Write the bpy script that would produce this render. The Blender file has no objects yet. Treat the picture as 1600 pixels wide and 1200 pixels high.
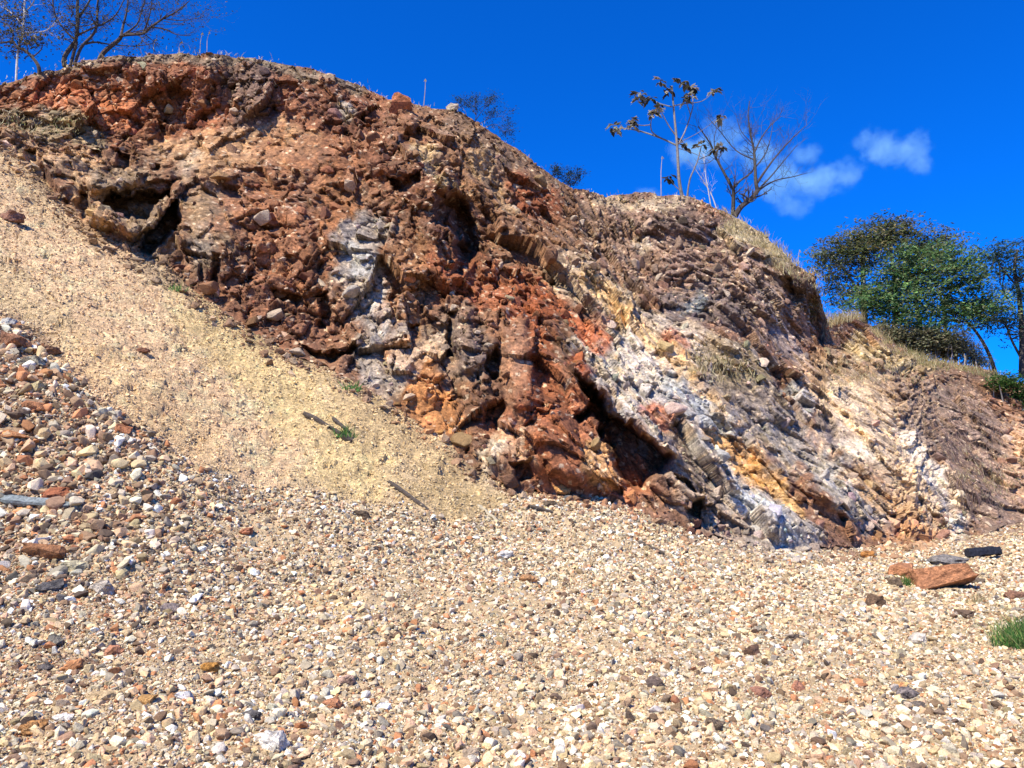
import bpy, bmesh, math, random
import numpy as np
from mathutils import Vector, Matrix

random.seed(7)
RNG = np.random.default_rng(7)
scene = bpy.context.scene
COL = scene.collection

# ------------------------------------------------------------------ camera
FPX = 1256.0                      # focal length in pixels of a 1600 x 1200 frame
PITCH = math.atan(200.0 / FPX)    # eye level lies at row 800
EYE = 1.6
cam_data = bpy.data.cameras.new('camera')
cam_data.sensor_width = 36.0
cam_data.lens = FPX / 1600.0 * 36.0
cam_data.clip_start = 0.1
cam_data.clip_end = 20000.0
cam = bpy.data.objects.new('camera', cam_data)
COL.objects.link(cam)
cam.location = (0, 0, EYE)
cam.rotation_euler = (math.pi / 2 + PITCH, 0, 0)
scene.camera = cam

# ------------------------------------------------------------------ light
SUN_EL = math.radians(51)
SUN_AZ = math.atan2(-0.58, -0.72)           # direction towards the sun, measured from +Y to +X
sun_dir = Vector((math.sin(SUN_AZ) * math.cos(SUN_EL), math.cos(SUN_AZ) * math.cos(SUN_EL), math.sin(SUN_EL)))
sun_data = bpy.data.lights.new('sun', 'SUN')
sun_data.energy = 5.0
sun_data.angle = math.radians(0.5)
sun_data.color = (1.0, 0.92, 0.79)
sun = bpy.data.objects.new('sun', sun_data)
COL.objects.link(sun)
sun.rotation_euler = (-sun_dir).to_track_quat('-Z', 'Y').to_euler()

world = bpy.data.worlds.new('World')
scene.world = world
world.use_nodes = True
wn = world.node_tree
wn.nodes.clear()
w_out = wn.nodes.new('ShaderNodeOutputWorld')
w_bg = wn.nodes.new('ShaderNodeBackground')
w_sky = wn.nodes.new('ShaderNodeTexSky')
w_sky.sky_type = 'NISHITA'
w_sky.sun_disc = False
w_sky.sun_elevation = SUN_EL
w_sky.sun_rotation = SUN_AZ
w_sky.altitude = 900.0
w_sky.air_density = 1.0
w_sky.dust_density = 0.25
w_sky.ozone_density = 2.5
w_mul = wn.nodes.new('ShaderNodeMix')
w_mul.data_type = 'RGBA'
w_mul.blend_type = 'MULTIPLY'
w_mul.inputs[0].default_value = 1.0
w_mul.inputs[7].default_value = (0.010, 0.43, 1.24, 1)   # the deep blue of the picture
w_bg.inputs['Strength'].default_value = 0.122
wn.links.new(w_sky.outputs[0], w_mul.inputs[6])
wn.links.new(w_mul.outputs[2], w_bg.inputs['Color'])
wn.links.new(w_bg.outputs[0], w_out.inputs['Surface'])

scene.view_settings.view_transform = 'Standard'
scene.view_settings.look = 'None'
scene.view_settings.exposure = 0.7
scene.view_settings.gamma = 1.0
scene.view_settings.use_curve_mapping = False
scene.render.engine = 'CYCLES'
scene.cycles.max_bounces = 5
scene.cycles.diffuse_bounces = 2
scene.cycles.transparent_max_bounces = 8
scene.cycles.volume_bounces = 1

# ------------------------------------------------------------------ helpers
def lin(c):
    c = np.asarray(c, float) / 255.0
    return np.where(c <= 0.04045, c / 12.92, ((c + 0.055) / 1.055) ** 2.4)

CA, SA = math.cos(PITCH), math.sin(PITCH)
def unproject(u, v, D):
    """A pixel of the 1600 x 1200 frame and a distance along world Y give a point."""
    u = np.asarray(u, float); v = np.asarray(v, float)
    xc = (u - 800.0) / FPX
    yc = (600.0 - v) / FPX
    dy = CA - yc * SA
    dz = SA + yc * CA
    return np.stack([xc / dy * D, D * np.ones_like(dy), EYE + dz / dy * D], -1)
def project(p):
    p = np.asarray(p, float)
    x, y, z = p[..., 0], p[..., 1], p[..., 2] - EYE
    fw = y * CA + z * SA
    up = -y * SA + z * CA
    return 800.0 + FPX * x / fw, 600.0 - FPX * up / fw
def PT(u, v, D):
    return Vector(unproject(u, v, D).tolist())

def _h(ix, iy, iz, seed):
    n = (ix.astype(np.int64) * 374761393 + iy.astype(np.int64) * 668265263 + iz.astype(np.int64) * 2147483647 + seed * 974634777) & 0xFFFFFFFF
    n = ((n ^ (n >> 13)) * 1274126177) & 0xFFFFFFFF
    n = ((n ^ (n >> 16)) * 2246822519) & 0xFFFFFFFF
    n = n ^ (n >> 15)
    return (n & 0xFFFFFF).astype(np.float64) / 16777216.0

def vnoise(p, seed=0):
    """Smooth value noise in -1..1."""
    f = np.floor(p); t = p - f
    t = t * t * t * (t * (t * 6 - 15) + 10)
    i = f.astype(np.int64)
    r = 0
    for a in (0, 1):
        for b in (0, 1):
            for c in (0, 1):
                w = (t[:, 0] if a else 1 - t[:, 0]) * (t[:, 1] if b else 1 - t[:, 1]) * (t[:, 2] if c else 1 - t[:, 2])
                r = r + w * _h(i[:, 0] + a, i[:, 1] + b, i[:, 2] + c, seed)
    return r * 2 - 1
def fbm(p, octaves=4, seed=0, gain=0.5):
    a, s, tot, q = 1.0, 0.0, 0.0, p
    for o in range(octaves):
        s = s + a * vnoise(q, seed + o * 17); tot += a
        q = q * 2.03 + 11.3; a *= gain
    return s / tot
def facets(p, seed=0, pull=0.9, tilt=1.0):
    """Broken planes: in each place the cell whose tilted plane stands highest wins, so faces meet in sharp, nearly closed edges.
    Returns (plane value, distance to the border, random value per cell)."""
    f = np.floor(p).astype(np.int64)
    n = len(p)
    d1 = np.full(n, 1e9); d2 = np.full(n, 1e9)
    val = np.zeros(n); rnd = np.zeros(n)
    for a in (-1, 0, 1):
        for b in (-1, 0, 1):
            for c in (-1, 0, 1):
                ix, iy, iz = f[:, 0] + a, f[:, 1] + b, f[:, 2] + c
                dv = p - np.stack([ix + _h(ix, iy, iz, seed), iy + _h(ix, iy, iz, seed + 1), iz + _h(ix, iy, iz, seed + 2)], -1)
                r = _h(ix, iy, iz, seed + 9)
                h = (r - 0.5) * 0.7
                for k in range(3): h = h + (_h(ix, iy, iz, seed + 5 + k) * 2 - 1) * tilt * dv[:, k]
                d = (dv * dv).sum(-1) - pull * h
                m = d < d1
                d2 = np.where(m, d1, np.minimum(d2, d))
                d1 = np.where(m, d, d1)
                val = np.where(m, h, val); rnd = np.where(m, r, rnd)
    return val, d2 - d1, rnd

def tps(ctrl):
    """Thin-plate spline of inverse depth over the frame: exact for planes."""
    c = np.array(ctrl, float)
    xy = c[:, :2] / 1000.0; w = 1.0 / c[:, 2]
    def k(r2):
        return np.where(r2 > 1e-12, r2 * np.log(np.maximum(r2, 1e-12)), 0.0)
    n = len(c)
    K = k(((xy[:, None] - xy[None]) ** 2).sum(-1)) + np.eye(n) * 2e-4
    P = np.concatenate([np.ones((n, 1)), xy], 1)
    A = np.block([[K, P], [P.T, np.zeros((3, 3))]])
    s = np.linalg.solve(A, np.concatenate([w, np.zeros(3)]))
    def f(u, v):
        q = np.stack([u, v], -1) / 1000.0
        sh = q.shape[:-1]; q = q.reshape(-1, 2)
        r = s[n] + q @ s[n + 1:]
        for i in range(n):
            r = r + s[i] * k(((q - xy[i]) ** 2).sum(-1))
        return 1.0 / np.clip(r.reshape(sh), 1 / 60.0, 1.0)
    return f

def blur(P, k):
    for _ in range(k):
        Q = P.copy()
        Q[1:-1] = (P[:-2] + P[2:] + 2 * P[1:-1]) / 4; P = Q.copy()
        Q[:, 1:-1] = (P[:, :-2] + P[:, 2:] + 2 * P[:, 1:-1]) / 4; P = Q
    return P
def smooth(a, b, x):
    t = np.clip((x - a) / (b - a), 0, 1)
    return t * t * (3 - 2 * t)
def seg_dist(u, v, a, b):
    ax, ay = a; bx, by = b
    dx, dy = bx - ax, by - ay
    t = np.clip(((u - ax) * dx + (v - ay) * dy) / (dx * dx + dy * dy + 1e-9), 0, 1)
    return np.hypot(u - ax - t * dx, v - ay - t * dy)
def poly_sd(u, v, pts):
    """Signed distance to a polygon in pixels, positive inside."""
    inside = np.zeros(u.shape, bool); d = np.full(u.shape, 1e9)
    n = len(pts)
    for i in range(n):
        a, b = pts[i], pts[(i + 1) % n]
        d = np.minimum(d, seg_dist(u, v, a, b))
        c = ((a[1] > v) != (b[1] > v)) & (u < (b[0] - a[0]) * (v - a[1]) / (b[1] - a[1] + 1e-12) + a[0])
        inside ^= c
    return np.where(inside, d, -d)

# ------------------------------------------------------------------ materials
def new_mat(name):
    m = bpy.data.materials.new(name); m.use_nodes = True
    nt = m.node_tree; nt.nodes.clear()
    o = nt.nodes.new('ShaderNodeOutputMaterial')
    b = nt.nodes.new('ShaderNodeBsdfPrincipled')
    b.inputs['Roughness'].default_value = 0.9
    b.inputs['Specular IOR Level'].default_value = 0.2
    nt.links.new(b.outputs[0], o.inputs['Surface'])
    return m, nt, b
def N(nt, kind, **kw):
    n = nt.nodes.new(kind)
    for k, v in kw.items(): setattr(n, k, v)
    return n
def mixcol(nt, a, b, fac, mode='MIX'):
    m = N(nt, 'ShaderNodeMix', data_type='RGBA', blend_type=mode)
    for sock, x in ((0, fac), (6, a), (7, b)):
        if hasattr(x, 'is_output') or hasattr(x, 'links'): nt.links.new(x, m.inputs[sock])
        else: m.inputs[sock].default_value = x
    return m.outputs[2]
def ramp(nt, src, stops):
    r = N(nt, 'ShaderNodeValToRGB')
    e = r.color_ramp.elements
    while len(e) < len(stops): e.new(0.5)
    for i, (p, c) in enumerate(stops):
        e[i].position = p
        e[i].color = c if len(c) == 4 else (*c, 1)
    nt.links.new(src, r.inputs[0])
    return r.outputs[0]
def noise(nt, scale, detail=5, rough=0.6, vec=None, kind='ShaderNodeTexNoise'):
    n = N(nt, kind)
    n.inputs['Scale'].default_value = scale
    if kind == 'ShaderNodeTexNoise':
        n.inputs['Detail'].default_value = detail
        n.inputs['Roughness'].default_value = rough
    if vec is not None: nt.links.new(vec, n.inputs['Vector'])
    return n

def rock_surface(name, colour_from, grain=9.0, bump=0.6, dist=0.05, contrast=0.55, flecks=0.0):
    """Rock or earth whose base colour is an attribute, broken up by grain."""
    m, nt, b = new_mat(name)
    if colour_from == 'OBJECT':
        oi = N(nt, 'ShaderNodeObjectInfo'); src = oi.outputs['Color']
    else:
        at = N(nt, 'ShaderNodeAttribute', attribute_name='col')
        at.attribute_type = colour_from; src = at.outputs['Color']
    geo = N(nt, 'ShaderNodeNewGeometry')
    pos = geo.outputs['Position']
    n1 = noise(nt, grain, 8, 0.72, pos)
    lo, hi = 1 - contrast, 1 + contrast
    f1 = ramp(nt, n1.outputs['Fac'], [(0.28, (lo,) * 3), (0.5, (1, 1, 1)), (0.72, (hi, hi * 0.98, hi * 0.94))])
    c = mixcol(nt, src, f1, 1.0, 'MULTIPLY')
    n2 = noise(nt, grain * 4.3, 4, 0.6, pos)
    f2 = ramp(nt, n2.outputs['Fac'], [(0.3, (0.62, 0.6, 0.58)), (0.5, (1, 1, 1)), (0.7, (1.3, 1.3, 1.28))])
    c = mixcol(nt, c, f2, 0.8, 'MULTIPLY')
    if flecks:
        vo = noise(nt, flecks, vec=pos, kind='ShaderNodeTexVoronoi')
        sep = N(nt, 'ShaderNodeSeparateColor'); nt.links.new(vo.outputs['Color'], sep.inputs[0])
        f3 = ramp(nt, sep.outputs[0], [(0.0, (0.5, 0.48, 0.46)), (0.25, (0.85, 0.85, 0.85)), (0.8, (1.1, 1.1, 1.1)), (1.0, (1.7, 1.65, 1.55))])
        c = mixcol(nt, c, f3, 0.75, 'MULTIPLY')
    nt.links.new(c, b.inputs['Base Color'])
    add = N(nt, 'ShaderNodeMath', operation='ADD')
    nt.links.new(n1.outputs['Fac'], add.inputs[0]); nt.links.new(n2.outputs['Fac'], add.inputs[1])
    bp = N(nt, 'ShaderNodeBump')
    bp.inputs['Strength'].default_value = bump
    bp.inputs['Distance'].default_value = dist
    nt.links.new(add.outputs[0], bp.inputs['Height'])
    nt.links.new(bp.outputs[0], b.inputs['Normal'])
    return m

M_CLIFF = rock_surface('cliff_rock', 'GEOMETRY', 8.0, 0.5, 0.05, 0.5, 17.0)
M_CHUNK = rock_surface('rock_chunk', 'OBJECT', 8.0, 0.7, 0.05, 0.4)
M_CHUNKI = rock_surface('rubble_rock', 'INSTANCER', 8.0, 0.7, 0.05, 0.4)
M_GROUND = rock_surface('gravel_bed', 'GEOMETRY', 16.0, 0.8, 0.04, 0.45)
M_STONE = rock_surface('stone', 'OBJECT', 26.0, 0.5, 0.02, 0.3)
M_GRAVEL = rock_surface('gravel_stone', 'INSTANCER', 26.0, 0.5, 0.02, 0.3)
M_SCREE = rock_surface('scree_earth', 'GEOMETRY', 13.0, 1.0, 0.06, 0.4, 22.0)

def plain(name, col, rough=0.9, var=0.3, scale=20.0, translucent=0.0, attr=False, bump=0.0):
    m, nt, b = new_mat(name)
    b.inputs['Roughness'].default_value = rough
    geo = N(nt, 'ShaderNodeNewGeometry')
    n1 = noise(nt, scale, 4, 0.6, geo.outputs['Position'])
    f = ramp(nt, n1.outputs['Fac'], [(0.3, (1 - var,) * 3), (0.7, (1 + var,) * 3)])
    if attr:
        at = N(nt, 'ShaderNodeAttribute', attribute_name='col'); src = at.outputs['Color']
    else:
        src = (*col, 1)
    c = mixcol(nt, src, f, 1.0, 'MULTIPLY')
    nt.links.new(c, b.inputs['Base Color'])
    if bump:
        bp = N(nt, 'ShaderNodeBump'); bp.inputs['Strength'].default_value = bump; bp.inputs['Distance'].default_value = 0.02
        nt.links.new(n1.outputs['Fac'], bp.inputs['Height']); nt.links.new(bp.outputs[0], b.inputs['Normal'])
    if translucent:
        t = N(nt, 'ShaderNodeBsdfTranslucent'); nt.links.new(c, t.inputs['Color'])
        mx = N(nt, 'ShaderNodeMixShader'); mx.inputs[0].default_value = translucent
        out = [n for n in nt.nodes if n.type == 'OUTPUT_MATERIAL'][0]
        nt.links.new(b.outputs[0], mx.inputs[1]); nt.links.new(t.outputs[0], mx.inputs[2]); nt.links.new(mx.outputs[0], out.inputs['Surface'])
    return m
M_LEAF = plain('leaf', (0, 0, 0), 0.6, 0.25, 6.0, 0.4, True)
M_STRAW = plain('straw', (0, 0, 0), 0.8, 0.2, 6.0, 0.2, True)

def tag(o, label=None, cat=None, group=None, kind=None):
    if label: o['label'] = label
    if cat: o['category'] = cat
    if group: o['group'] = group
    if kind: o['kind'] = kind
    return o
def mesh_obj(name, verts, faces, mat, parent=None, smooth_shade=False, cols=None):
    me = bpy.data.meshes.new(name)
    me.from_pydata(verts, [], faces)
    if cols is not None:
        at = me.color_attributes.new('col', 'FLOAT_COLOR', 'POINT')
        c = np.ones((len(verts), 4)); c[:, :3] = cols
        at.data.foreach_set('color', c.ravel())
    if smooth_shade: me.shade_smooth()
    me.materials.append(mat)
    o = bpy.data.objects.new(name, me)
    COL.objects.link(o)
    if parent is not None: o.parent = parent
    return o
def grid_obj(name, P, C, keep, mat, smooth_shade=True):
    """Quads of the grid P (rows x columns) where keep is set."""
    R, K = P.shape[:2]
    idx = np.arange(R * K).reshape(R, K)
    q = np.stack([idx[:-1, :-1], idx[:-1, 1:], idx[1:, 1:], idx[1:, :-1]], -1)[keep]
    used = np.unique(q); remap = np.full(R * K, -1); remap[used] = np.arange(len(used))
    q = remap[q]
    me = bpy.data.meshes.new(name)
    me.vertices.add(len(used)); me.vertices.foreach_set('co', P.reshape(-1, 3)[used].ravel())
    me.loops.add(q.size); me.loops.foreach_set('vertex_index', q.ravel().astype(np.int32))
    me.polygons.add(len(q)); me.polygons.foreach_set('loop_start', np.arange(0, q.size, 4, dtype=np.int32))
    me.update(calc_edges=True)
    at = me.color_attributes.new('col', 'FLOAT_COLOR', 'POINT')
    c = np.ones((len(used), 4)); c[:, :3] = C.reshape(-1, 3)[used]
    at.data.foreach_set('color', c.ravel())
    if smooth_shade: me.shade_smooth()
    me.materials.append(mat)
    o = bpy.data.objects.new(name, me); COL.objects.link(o)
    return o

# ------------------------------------------------------------------ terrain: lie of the land
TOE = [(-300, 190), (0, 215), (60, 270), (130, 350), (200, 388), (250, 412), (330, 470), (400, 520), (480, 568), (560, 597), (640, 650),
       (700, 690), (740, 730), (800, 765), (880, 776), (960, 781), (1030, 810), (1100, 840), (1200, 856), (1280, 862), (1400, 850),
       (1500, 838), (1560, 832), (1600, 812), (1900, 820)]
CREST = [(-300, 165), (-100, 145), (0, 131), (60, 112), (100, 102), (160, 92), (200, 86), (260, 85), (350, 87), (420, 97), (500, 112), (560, 132),
         (600, 152), (660, 163), (720, 177), (760, 200), (800, 226), (840, 254), (880, 286), (950, 307), (1010, 303), (1080, 311), (1130, 330),
         (1200, 370), (1240, 412), (1270, 430), (1282, 470), (1291, 503), (1340, 494), (1400, 540), (1450, 562), (1540, 577), (1600, 602), (1900, 640)]
GROUND_CTRL = [(-400, 1450, 2.9), (800, 1450, 3.1), (2000, 1450, 3.1), (-400, 1200, 4.3), (0, 1200, 4.6), (400, 1200, 4.8), (800, 1200, 5.0), (1600, 1200, 5.0), (2000, 1200, 5.0),
    (-300, 1000, 6.2), (0, 1000, 6.6), (400, 1000, 7.2), (800, 1000, 7.8), (1200, 1000, 8.3), (1600, 1000, 8.8), (2000, 1000, 9.2),
    (-300, 850, 8.2), (0, 850, 8.6), (400, 850, 9.6), (800, 850, 11.5), (1200, 860, 15.0), (1500, 860, 17.0), (1900, 860, 18.5),
    (-300, 500, 11.2), (0, 700, 9.8), (0, 500, 11.8), (0, 300, 15.5), (-300, 205, 17.5), (-1000, 1200, 3.9), (-1000, 850, 7.4), (-1000, 500, 10.4), (-1000, 230, 16.5), (-1000, 2000, 1.7), (800, 2000, 1.75), (2100, 2000, 1.75), (0, 215, 17.6), (200, 640, 10.8), (130, 350, 16.6),
    (250, 410, 16.4), (250, 550, 13.0), (400, 520, 15.8), (400, 640, 12.9), (560, 590, 15.3), (550, 690, 13.0), (700, 690, 14.6), (800, 765, 14.1), (600, 790, 11.7),
    (350, 730, 10.9), (1000, 800, 14.6), (1100, 840, 15.0), (1280, 860, 16.0), (1400, 850, 18.0), (1560, 835, 20.0), (1600, 810, 21.5), (1900, 815, 23.0)]
ground_depth = tps(GROUND_CTRL)
CLIFF_MID = [(-300, 165, 19.6), (0, 131, 20.2), (100, 102, 20.6), (200, 86, 20.9), (350, 87, 21.2), (500, 112, 21.6), (600, 152, 21.9), (720, 177, 22.2), (800, 226, 22.6),
    (880, 286, 23.2), (950, 307, 24.0), (1080, 311, 24.8), (1200, 370, 25.2), (1270, 432, 25.4), (1291, 503, 26.8), (1340, 494, 28.6), (1450, 562, 30.5), (1540, 577, 31.5),
    (1600, 602, 32.0), (1900, 640, 33.0),
    (0, 178, 19.5), (100, 200, 19.3), (250, 243, 19.9), (420, 215, 20.6), (300, 275, 18.9), (100, 232, 18.3), (200, 330, 17.1), (350, 350, 17.5),
    (600, 260, 19.3), (650, 300, 18.5), (740, 400, 18.2), (780, 330, 20.6), (500, 400, 17.0), (550, 500, 16.2), (650, 450, 16.9), (650, 580, 15.5), (780, 600, 15.6), (850, 500, 17.0),
    (850, 650, 15.0), (900, 720, 14.6), (960, 760, 14.6), (920, 400, 21.2), (1000, 400, 22.4), (1000, 550, 18.4), (1100, 650, 16.9), (1150, 500, 21.0), (1200, 450, 23.2),
    (1300, 600, 22.8), (1200, 700, 17.8), (1300, 780, 17.2), (1400, 650, 23.2), (1400, 800, 18.8), (1500, 700, 24.0), (1550, 780, 21.8), (1600, 680, 27.0)]
tu = np.array([t[0] for t in TOE], float); tv = np.array([t[1] for t in TOE], float)
toe_ctrl = [(u, v, float(ground_depth(np.array([u], float), np.array([v], float))[0])) for u, v in TOE]
cliff_depth = tps(toe_ctrl + CLIFF_MID)

NU, N1, N2, N3 = 1180, 350, 560, 12
U = np.concatenate([np.linspace(-1000, -62, 110), np.linspace(-60, 1660, NU - 220), np.linspace(1662, 2220, 110)])
vtoe = np.interp(U, tu, tv)
vcrest = np.interp(U, [c[0] for c in CREST], [c[1] for c in CREST])
z0 = np.zeros(NU)
vtoe = vtoe + 14 * fbm(np.stack([U / 30, z0, z0], -1), 4, 3, 0.65)
vcrest = vcrest + 3.0 * fbm(np.stack([U / 22, z0, z0 + 5], -1), 3, 4)
t1 = np.linspace(0, 1, N1)[:, None] ** 0.7
t2 = np.linspace(0, 1, N2)[:, None]
VG = 2000 + t1 * (vtoe - 2000)
VC = vtoe + t2 * (vcrest - vtoe)
UG = np.broadcast_to(U, VG.shape); UC = np.broadcast_to(U, VC.shape)
DG = ground_depth(UG, VG)
DC = cliff_depth(UC, VC)
DC[0] = DG[-1]

# hollows and overhangs: depth pushed back inside an outline (metres), with the blur of its edge in pixels
HOLLOWS = [
    ([(152, 312), (175, 300), (205, 303), (212, 296), (250, 300), (272, 288), (268, 305), (240, 332), (235, 345), (195, 342), (160, 330)], 1.3, 6),
    ([(278, 305), (281, 366), (262, 380), (235, 402), (212, 392), (222, 372), (243, 348), (262, 322)], 1.3, 6),
    ([(36, 228), (60, 230), (60, 252), (42, 258), (34, 245)], 0.7, 4), ([(140, 224), (165, 226), (162, 248), (142, 248)], 0.7, 4),
    ([(180, 234), (206, 236), (204, 262), (182, 268)], 0.8, 4), ([(215, 282), (240, 258), (252, 256), (248, 272), (225, 292)], 0.6, 4),
    ([(120, 300), (140, 300), (138, 345), (122, 345)], 0.7, 5),
    ([(600, 268), (625, 272), (662, 262), (664, 286), (640, 299), (612, 293)], 1.0, 6),
    ([(676, 300), (705, 302), (735, 318), (752, 372), (756, 388), (740, 412), (722, 432), (702, 428), (712, 402), (706, 372), (690, 352), (668, 348), (678, 328)], 1.7, 10),
    ([(488, 456), (512, 452), (524, 480), (518, 512), (492, 508), (498, 480)], 0.9, 5), ([(420, 452), (470, 460), (478, 474), (430, 470)], 0.6, 4),
    ([(470, 538), (508, 552), (560, 536), (562, 548), (535, 562), (510, 578), (490, 566)], 0.9, 5),
    ([(330, 398), (346, 400), (340, 470), (330, 468)], 0.4, 4), ([(440, 395), (470, 400), (478, 430), (455, 425)], 0.5, 5),
    ([(700, 485), (716, 480), (710, 540), (700, 560), (694, 540)], 0.7, 4), ([(758, 560), (780, 545), (782, 590), (768, 602), (750, 590)], 0.8, 5),
    ([(752, 640), (785, 625), (795, 640), (780, 662), (758, 658)], 0.8, 5), ([(640, 500), (660, 500), (655, 530), (640, 528)], 0.5, 4),
    ([(795, 726), (830, 720), (834, 752), (806, 758)], 0.7, 5), ([(815, 668), (840, 640), (880, 628), (885, 640), (850, 655), (825, 675)], 0.5, 4),
    ([(898, 585), (925, 600), (955, 640), (1000, 668), (1052, 712), (1046, 735), (1020, 750), (1012, 770), (985, 772), (962, 735), (948, 690), (936, 665), (920, 655), (905, 665), (893, 652), (915, 632), (905, 612)], 1.9, 9),
    ([(1046, 735), (1075, 748), (1095, 775), (1080, 778), (1055, 756)], 0.7, 5), ([(1066, 785), (1094, 782), (1098, 830), (1082, 832), (1076, 805)], 1.0, 5),
    ([(935, 750), (950, 745), (985, 770), (978, 778), (955, 770)], 0.6, 4),
    ([(1230, 750), (1258, 772), (1265, 790), (1240, 775)], 0.5, 4), ([(1085, 480), (1110, 478), (1120, 500), (1095, 505)], 0.4, 5),
    ([(235, 175), (262, 195), (268, 220), (250, 226), (238, 205)], 0.6, 6), ([(1210, 430), (1235, 430), (1245, 460), (1225, 470)], 0.7, 6),
    ([(1270, 640), (1290, 640), (1315, 690), (1300, 690)], 0.35, 5), ([(1360, 575), (1420, 585), (1430, 597), (1370, 590)], 0.6, 5),
    ([(620, 208), (645, 212), (650, 232), (625, 228)], 0.5, 4), ([(1190, 700), (1215, 706), (1240, 740), (1228, 745)], 0.35, 4),
    ([(560, 190), (590, 195), (598, 212), (570, 210)], 0.4, 4), ([(1100, 350), (1125, 345), (1128, 375), (1108, 380)], 0.5, 5),
]
wob = np.stack([UC.ravel() / 14, VC.ravel() / 14, np.zeros(UC.size)], -1)
wu = (UC.ravel() + 5 * fbm(wob, 3, 40)).reshape(UC.shape); wv = (VC.ravel() + 5 * fbm(wob + 7, 3, 41)).reshape(UC.shape)
HOL = np.zeros(UC.shape)
for pts, dep, soft in HOLLOWS:
    a = np.array(pts)
    x0, y0 = a.min(0) - 12; x1, y1 = a.max(0) + 12
    m = (wu > x0) & (wu < x1) & (wv > y0) & (wv < y1)
    sd = poly_sd(wu[m], wv[m], pts)
    HOL[m] = np.maximum(HOL[m], (dep if dep > 1.25 and dep != 1.7 else 0.72 * dep) * smooth(-1, 1.3 * soft, sd))
# ribs that stand proud of the face: polyline, radius px, metres towards the viewer
RIBS = [([(600, 235), (650, 265), (672, 300), (690, 360), (706, 420)], 34, 0.9), ([(150, 345), (200, 362), (240, 345), (276, 296)], 12, 0.8),
        ([(150, 292), (200, 282), (262, 276)], 12, 0.6), ([(800, 500), (810, 560), (820, 620)], 28, 0.4), ([(905, 575), (960, 620), (1050, 705)], 14, 0.6),
        ([(860, 660), (880, 720), (930, 760)], 34, 0.5), ([(1270, 760), (1340, 800)], 22, 0.5), ([(930, 560), (990, 590), (1040, 650)], 22, 0.3),
        ([(1120, 640), (1250, 780)], 10, 0.3), ([(1310, 620), (1400, 720), (1500, 820)], 16, 0.5), ([(720, 500), (735, 570)], 20, 0.5), ([(620, 150), (640, 190)], 14, 0.4),
        ([(470, 350), (480, 440)], 20, 0.3), ([(330, 340), (350, 400)], 34, 0.3), ([(1030, 340), (1110, 350)], 24, 0.4), ([(1230, 430), (1275, 450)], 18, 0.5)]
PRO = np.zeros(UC.shape)
for pl, rad, amt in RIBS:
    d = np.full(UC.shape, 1e9)
    for a, b in zip(pl, pl[1:]): d = np.minimum(d, seg_dist(wu, wv, a, b))
    PRO = np.maximum(PRO, amt * (1 - smooth(rad * 0.4, rad * 1.2, d)))
edge = np.minimum(smooth(0.0, 0.04, np.broadcast_to(t2, UC.shape)), 1.0)
PC0 = unproject(UC, VC, DC)      # the face without its hollows: the relief is laid on this
DC = DC + (HOL - PRO * smooth(0, 0.10, np.broadcast_to(t2, UC.shape))) * edge

PG = unproject(UG, VG, DG)
PC = unproject(UC, VC, DC)

# colours of the rock, laid in strokes over the face (seen colours; halved to base colours afterwards)
def paint(base, strokes, u, v, seed):
    n = u.size
    q = np.stack([u.ravel() / 46, v.ravel() / 46, np.zeros(n)], -1)
    du = 20 * fbm(q, 4, seed); dv = 20 * fbm(q + 31.7, 4, seed + 3)
    uu = u.ravel() + du; vv = v.ravel() + dv
    c = np.tile(lin(base), (n, 1))
    for k, (pl, rad, col, op) in enumerate(strokes):
        a = np.array(pl, float)
        m = (uu > a[:, 0].min() - 2 * rad) & (uu < a[:, 0].max() + 2 * rad) & (vv > a[:, 1].min() - 2 * rad) & (vv < a[:, 1].max() + 2 * rad)
        if not m.any(): continue
        d = np.full(m.sum(), 1e9)
        if len(pl) == 1: d = np.hypot(uu[m] - pl[0][0], vv[m] - pl[0][1])
        for s, e in zip(pl, pl[1:]): d = np.minimum(d, seg_dist(uu[m], vv[m], s, e))
        br = fbm(np.stack([uu[m] / 17, vv[m] / 17, np.full(m.sum(), k * 3.1)], -1), 3, seed + 20 + k)
        w = (1 - smooth(rad * 0.55, rad * 1.45, d + br * rad * 0.8)) * op
        c[m] = c[m] * (1 - w[:, None]) + lin(col) * w[:, None]
    return c.reshape(*u.shape, 3)
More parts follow.
